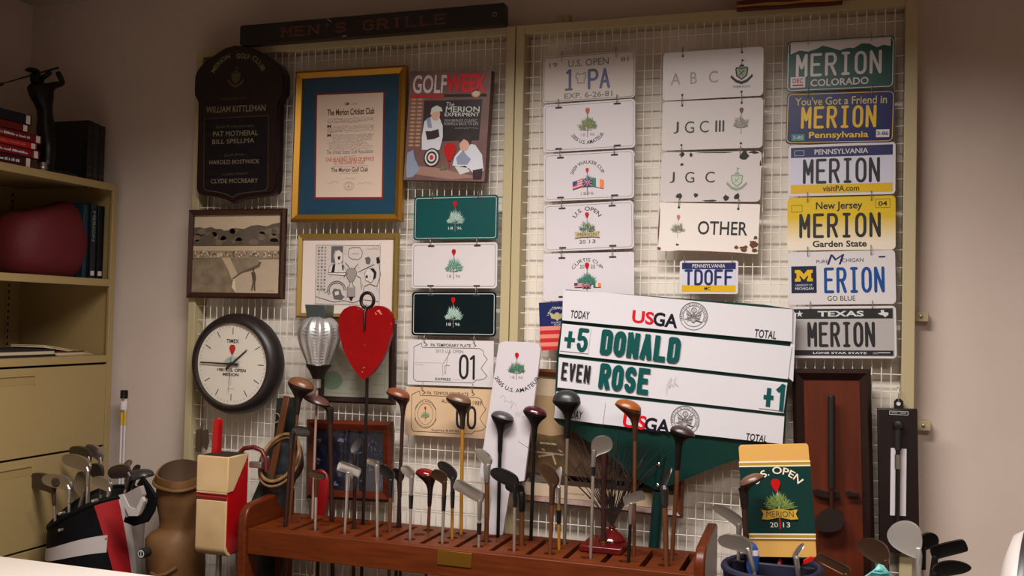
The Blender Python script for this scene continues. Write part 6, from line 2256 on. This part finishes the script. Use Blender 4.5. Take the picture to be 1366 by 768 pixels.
m = MB(); m.prism([q(*p) for p in ((1128, 654), (1134, 653), (1136, 655), (1146, 656), (1146, 659), (1129, 659))], -.034, -.011, MAHOG); m.build('bracket', h.o, bevel=.003)
yk = h.c.y - .045
a_, b_, c_ = P(1109, 527, yk), P(1109, 651, yk), P(1109, 690, yk)
o = thing('old_golf_club', 'old black gripped club fixed upright on the reddish board', 'golf club', tuple(c_))
m = MB(); m.tube([b_ - c_, (b_ - c_)*.5 + (a_ - c_)*.5, (a_ - c_)*.985 + (b_ - c_)*.015, a_ - c_], [.0095, .0105, .0105, .007], mat('grip_black', (22, 17, 15), .5), 12); m.build('grip', o)
m = MB(); m.tube([(0, 0, .0), b_ - c_], [.006, .007], S_DARK, 10); m.build('shaft', o)
m = MB(); pts = [(p.x - c_.x, p.z - c_.z) for p in (P(x, y, yk) for x, y in ((1086, 700), (1088, 690), (1096, 682), (1108, 678), (1117, 679.5), (1124, 686), (1126, 696), (1122, 704), (1112, 708), (1096, 708)))]
m.prism(pts, -.014, .014, mat('club_black', (24, 11, 7), .5)); m.build('club_head', o, bevel=.006, seg=3)

h = Hung('mounted_board', 'narrow dark board with a club and white card on a hook', 'display board', [(1172.5, 543.5), (1226, 545.5), (1224, 738), (1170, 735)], -.1)
m = MB(); m.box((-h.w/2, -.01, -h.h/2), (h.w/2, .012, h.h/2), mat('black_walnut', (27, 10, 9), .4, rgb2=(21, 8, 7), scale=6, stretch=(8, 8, 1))); m.build('board', h.o, bevel=.003)
q = h.uv
m = MB(); m.prism([q(*p) for p in ((1192.5, 545), (1192.5, 535), (1196, 531.5), (1201, 531.5), (1205, 535), (1205, 545))], -.004, .003, MAHOG); tb = m.build('hanger_tab', h.o, bevel=.001)
x_, z_ = q(1198.5, 538)
m = MB(); m.lathe([(.006, 0), (.006, .0052), (0, .0052)], SIL, (x_, 0, z_), 14, 'y'); m.build('eyelet', tb)
x_, z_ = q(1198.5, 527)
m = MB(); m.tube([(x_, .035, z_ + .02), (x_, .0, z_ + .018), (x_, -.006, z_ + .004), (x_, -.006, z_ - .018), (x_, .002, z_ - .022)], .0018, STEELD, 8); m.build('hook', h.o)
m = MB(); A_, B_ = q(1185.5, 546.5), q(1212, 553.5)
m.box((A_[0], -.0118, B_[1]), (B_[0], -.0101, A_[1]), mat('label_black', (34, 28, 28), .4)); lp = m.build('label_plate', h.o)
a = h.art(-.0118)
aa = lambda x, y: h.ab(x, y)
a.line([aa(1186.5, 547.5), aa(1211, 548.5), aa(1211, 553), aa(1186.5, 552)], .0012, SIL, 0, closed=True)
A_, B_ = aa(1189, 549), aa(1208, 551.5)
a.line([(A_[0], (A_[1] + B_[1])/2), (A_[0]*.6 + B_[0]*.4, (A_[1] + B_[1])/2)], .0014, SIL, 0); a.line([(A_[0]*.4 + B_[0]*.6, (A_[1] + B_[1])/2), (B_[0], (A_[1] + B_[1])/2)], .0014, SIL, 0)
a.build('engraving', lp)
c4 = [q(*p) for p in ((1188, 596.5), (1209, 598), (1208, 687), (1187, 686))]
m = MB(); m.prism(c4, -.0135, -.0105, WHITE2); m.build('white_card', h.o)
yk = h.c.y - .024
a_, b_, c_, e_ = P(1198, 563, yk), P(1198, 600, yk), P(1197, 690, yk), P(1196, 730, yk)
o = thing('old_golf_club', 'slender dark club strapped over the white card on the narrow board', 'golf club', tuple(e_))
m = MB(); m.tube([V((0, 0, 0)), c_ - e_, b_ - e_], [.005, .0065, .007], mat('shaft_dark', (30, 22, 20), .3), 12); m.build('shaft', o)
m = MB(); m.tube([b_ - e_, (a_ - e_)], [.0088, .0095], GRIPB, 12); m.build('grip', o)
m = MB(); p = P(1198, 567, yk) - e_; m.lathe([(.014, -.004), (.0145, .004), (.012, .009), (.004, .011)], HD_GUN, tuple(p), 20, 'y'); m.build('boss', o)
m = MB(); m.tube([P(1197.5, 625, yk) - e_, P(1197.5, 606, yk) - e_], .0082, STEELD, 12); m.build('ferrule', o)

# green and tan championship board
h = Hung('championship_board', 'dark green board with tan ends, green bush and ribbon, in the navy bag', 'sign', [(983, 593), (1079, 592), (1090.5, 742), (996.5, 742)], -.40)
TANB = mat('tan_band', (206, 158, 84), .45)
GRB = mat('bottle_green', (2, 46, 42), .35)
m = MB(); m.prism(rrect(h.w*.98, h.h, .008), -.006, .006, TANB); m.build('board', h.o, bevel=.0015)
m = MB(); m.box((-h.w/2, -.009, -h.h*.29), (h.w/2, -.0062, h.h*.34), GRB); m.build('green_panel', h.o, bevel=.0005)
a = h.art(-.009)
IVO = mat('ivory_ink', (226, 214, 196), .45)
OLG = mat('mustard_ink', (168, 134, 38), .45)
for b0 in (.145, .79):
    a.rect(0, b0, 1, b0 + .012, IVO, 0); a.rect(0, b0 + .012, 1, b0 + .038, OLG, 0); a.rect(0, b0 + .038, 1, b0 + .05, IVO, 0)
a.arc('U.S. OPEN', .53, .47, .064, 148, 34, .019, IVO, 1, bold=.012)
x_, z_ = a.uv(.52, .57)
a.line([(x_, z_ - .03), (x_, z_ + .075)], .0025, SIL, 0, False)
a.bush(.52, .575, .052, [mat('moss', (112, 140, 62), .5), LEAF2, mat('fern', (70, 110, 56), .5), LEAF2], 1, 44, 15, 6, 174, .003)
a.basket(.5, .36, .034, RED, 6)
rb = [(.27, .575), (.36, .585), (.52, .565), (.68, .585), (.78, .575), (.75, .615), (.78, .66), (.68, .665), (.52, .645), (.36, .665), (.27, .66), (.3, .615)]
a.poly(rb, mat('ribbon_gold', (190, 152, 50), .45), 8)
a.text('MERION', .34, .588, .72, .642, BROWNINK, 9)
a.text('20', .38, .69, .49, .735, IVO, 2); a.text('13', .56, .69, .66, .735, IVO, 2)
a.rect(.51, .665, .53, .75, FLAGRED, 2)
a.build('printing', h.o)

# navy bag
NV = mat('navy_nylon', (16, 18, 44), .6)
RL = mat('red_liner', (150, 14, 26), .6)
NT = P(1030, 757, -.47)
nb, *_ = bag('golf_bag', 'navy golf bag with red trim right of the club rack', NT, V((NT.x + .02, -.45, 0)), .128, .12, NV, NV, mf=lambda v, u: (RL if (.03 < u < .09 or .9 < u < .94) else None), lining=mat('navy_lining', (14, 14, 26), .8))
wn = V(nb.location)
m = MB(); m.box((-.125, -.006, NT.z - .1), (.09, .006, NT.z + .006), NV); m.build('divider', nb, bevel=.003)
m = MB(); m.box((-.01, .02, NT.z - .1), (.0, .11, NT.z + .0), RL); m.build('divider', nb, bevel=.003)
NG = 'clubs in the navy bag'
biron('long steel iron at the left of the navy bag', (985, 748), (986, 703), (949, 684), 15, HD_GREY, Y=-.44, group=NG)
biron('cavity back iron low at the left rim of the navy bag', (1003, 752), (999, 736), (959, 732), 20, HD_STEEL, Y=-.52, group=NG, th=(.008, .02))
wood('brown wood in front of the dark green board', (997, 750), (993, 672), (986.5, 648), (1019, 635), S_DARK, hd('cocoa', (92, 62, 48)), HD_BROWN, r=.0075, Y=-.47, group=NG, zb=.14, grip_top=.4, flare=.9)
biron('small bright iron edge over the tan end of the green board', (1064, 760), (1062, 744), (1074, 731), 7, HD_STEEL, Y=-.50, group=NG, depth=.8)
hcv = P(1003, 733, -.50)
o = thing('head_cover', 'small blue and white head cover beside the brown wood', 'head cover', tuple(P(1004, 758, -.50)))
w0 = V(o.location)
BLU = mat('blue_knit', (20, 60, 130), .7)
m = MB(); m.rings([[V((dx + r_*cos(t*pi/10), r_*.7*sin(t*pi/10), z)) for t in range(20)] for dx, r_, z in ((.0, .012, -.02), (.0, .016, .0), (0, .017, .03), (-.002, .017, .05), (-.006, .012, .065), (-.01, .004, .072))], BLU); m.build('knit_cover', o, sharp=80)
m = MB(); m.rings([[V((dx + r_*cos(t*pi/10), r_*.72*sin(t*pi/10), z)) for t in range(20)] for dx, r_, z in ((-.001, .0182, .036), (-.002, .0184, .05))], WHITE2); m.build('white_band', o, sharp=80)
o = thing('red_ball_marker_tool', 'small bright red tag on the right rim of the navy bag', 'tag', tuple(P(1079, 749, -.48)))
m = MB(); m.prism([(-.012, -.008), (.008, .004), (.014, .012), (.004, .014), (-.014, .002)], -.006, .006, RED); m.build('tag_plate', o, bevel=.002)
m = MB(); m.tube([(-.012, 0, -.004), (-.02, 0, -.02), (-.02, 0, -.04)], .002, BLACKM, 6); m.build('cord', o)

# right hand bag, its mouth just below the picture
RT = P(1190, 800, -.62)
bag('golf_bag', 'dark golf bag at the far right whose mouth is cut by the picture edge', RT, V((RT.x, -.58, 0)), .13, .12, mat('charcoal_nylon', (34, 34, 38), .6), BLACKM)
RG = 'clubs in the right hand bag'
wood_ = dict(Y=-.60, group=RG)
biron('worn bronze iron with oval face in the right hand bag', (1183, 790), (1182, 754), (1138, 738), 27, HD_BRNZ, Y=-.62, group=RG, shape=LEAFB)
biron('large polished iron face catching the light in the right hand bag', (1224, 800), (1226, 741), (1179, 729), 40, mat('polished_head', (214, 210, 206), .36, .8), Y=-.60, group=RG, shape=LEAFB, depth=.15, th=(.005, .02))
biron('short dark iron behind the polished face', (1233, 800), (1231, 732), (1253, 730), 20, HD_BLACK, Y=-.56, group=RG)
biron('black blade iron pointing right, the upper of two', (1238, 800), (1247, 746), (1292, 736), 17, HD_BLACK, Y=-.60, group=RG, shape=BLADE, depth=.1)
biron('black blade iron with a bright edge, lowest and farthest right', (1238, 810), (1246, 768), (1298, 766), 18, HD_BLACK, Y=-.66, group=RG, shape=LEAFB, depth=.1)
biron('brown putter head low between the navy bag and the bronze iron', (1128, 800), (1129, 768), (1088, 748), 12, HD_BRNZ, Y=-.60, group=RG, shape=BLADE, depth=.1, th=(.01, .02))
o = thing('towel', 'pale teal towel hanging over the right hand bag', 'towel', tuple(P(1170, 775, -.70)))
w0 = V(o.location)
m = MB()
rings = []
for i in range(9):
    s = i/8
    p, p2 = P(1172 - 24*s + 2*sin(s*6), 753 + 24*s, -.70), P(1179 + 17*s, 755 + 22*s, -.68)
    rings.append([p - w0, (p*.66 + p2*.34) - w0 + V((0, -.012*sin(i), 0)), (p*.33 + p2*.67) - w0 + V((0, .008*cos(i), 0)), p2 - w0, p2 - w0 + V((0, .012, 0)), p - w0 + V((0, .012, 0))])
m.rings(rings, mat('teal_terry', (120, 190, 190), .8, bump=.3, scale=200)); m.build('cloth', o, sharp=80)
m = MB(); p, p2 = P(1163, 763, -.705) - w0, P(1186, 764, -.69) - w0
m.tube([p, (p + p2)/2 + V((0, -.012, 0)), p2], .003, mat('teal_hem', (60, 150, 156), .8), 6); m.build('hem', o)

# ------------------------------------------------------------------ white backed chair, far right
cp = P(1346, 740, -1.3)
o = thing('chair', 'white oval chair back with dark shell at the far right edge', 'chair', (cp.x + .02, -1.33, 0), (0, 0, radians(-14)))
wo = V(o.location)
m = MB()
rings = []
zt = P(1340, 701, -1.3).z
ctr = V((cp.x + .02, -1.33, zt - .23))
for s, xo in ((.02, -.03), (.5, -.034), (.8, -.03), (.95, -.018), (1.0, 0), (.98, .012)):
    rings.append([ctr - wo + V((xo + .03*abs(sin(t*pi/20))**2*-0, .22*s*cos(t*pi/20), .23*s*sin(t*pi/20))) for t in range(40)])
m.rings(rings, mat('white_upholstery', (158, 150, 147), .5)); m.build('backrest_pad', o, sharp=60)
m = MB()
rings = []
for s, xo in ((1.02, .0), (1.04, .012), (1.0, .03), (.7, .05), (.02, .055)):
    rings.append([ctr - wo + V((xo, .22*s*cos(t*pi/20), .23*s*sin(t*pi/20))) for t in range(40)])
m.rings(rings, mat('dark_shell', (26, 24, 24), .4)); m.build('backrest_shell', o, sharp=60)
m = MB(); m.lathe([(.0, .44), (.2, .44), (.225, .46), (.225, .49), (.2, .51), (0, .515)], mat('white_upholstery', (158, 150, 147), .5), (-.27 + .0, 0, 0), 32); m.build('seat', o)
m = MB(); m.tube([ctr - wo + V((.045, 0, -.1)), ctr - wo + V((.05, 0, -.32)), V((-.08, 0, .43)), V((-.22, 0, .43))], .014, BLACKM, 10); m.build('back_support', o)
m = MB(); m.tube([(-.27, 0, .44), (-.27, 0, .06)], .025, CHROME, 14); m.build('pedestal', o)
for k in range(5):
    t = 2*pi*k/5 + .3
    m = MB(); m.tube([(-.27, 0, .07), (-.27 + .26*cos(t), .26*sin(t), .045)], [.02, .014], BLACKM, 8); m.lathe([(.022, .0), (.025, .012), (.022, .03), (.01, .035)], BLACKM, (-.27 + .26*cos(t), .26*sin(t), 0), 14); m.build('leg', o)

# ------------------------------------------------------------------ white table in the foreground
o = thing('table', 'white table top in the left foreground, cut by the picture edge', 'table', (-2.05, -1.2, 0))
TW_ = mat('white_laminate', (232, 222, 214), .35)
m = MB(); m.box((-.55, -.4, .712), (.75, .378, .74), TW_); m.build('table_top', o, bevel=.003)
for sx, sy in ((-.5, -.35), (.7, -.35), (-.5, .33), (.7, .33)):
    m = MB(); m.box((sx - .02, sy - .02, 0), (sx + .02, sy + .02, .7118), STEELD); m.build('leg', o, bevel=.003)
m = MB()
m.box((-.5, .322, .65), (.7, .338, .7115), STEELD); m.box((-.5, -.358, .65), (.7, -.342, .7115), STEELD)
m.build('apron', o)
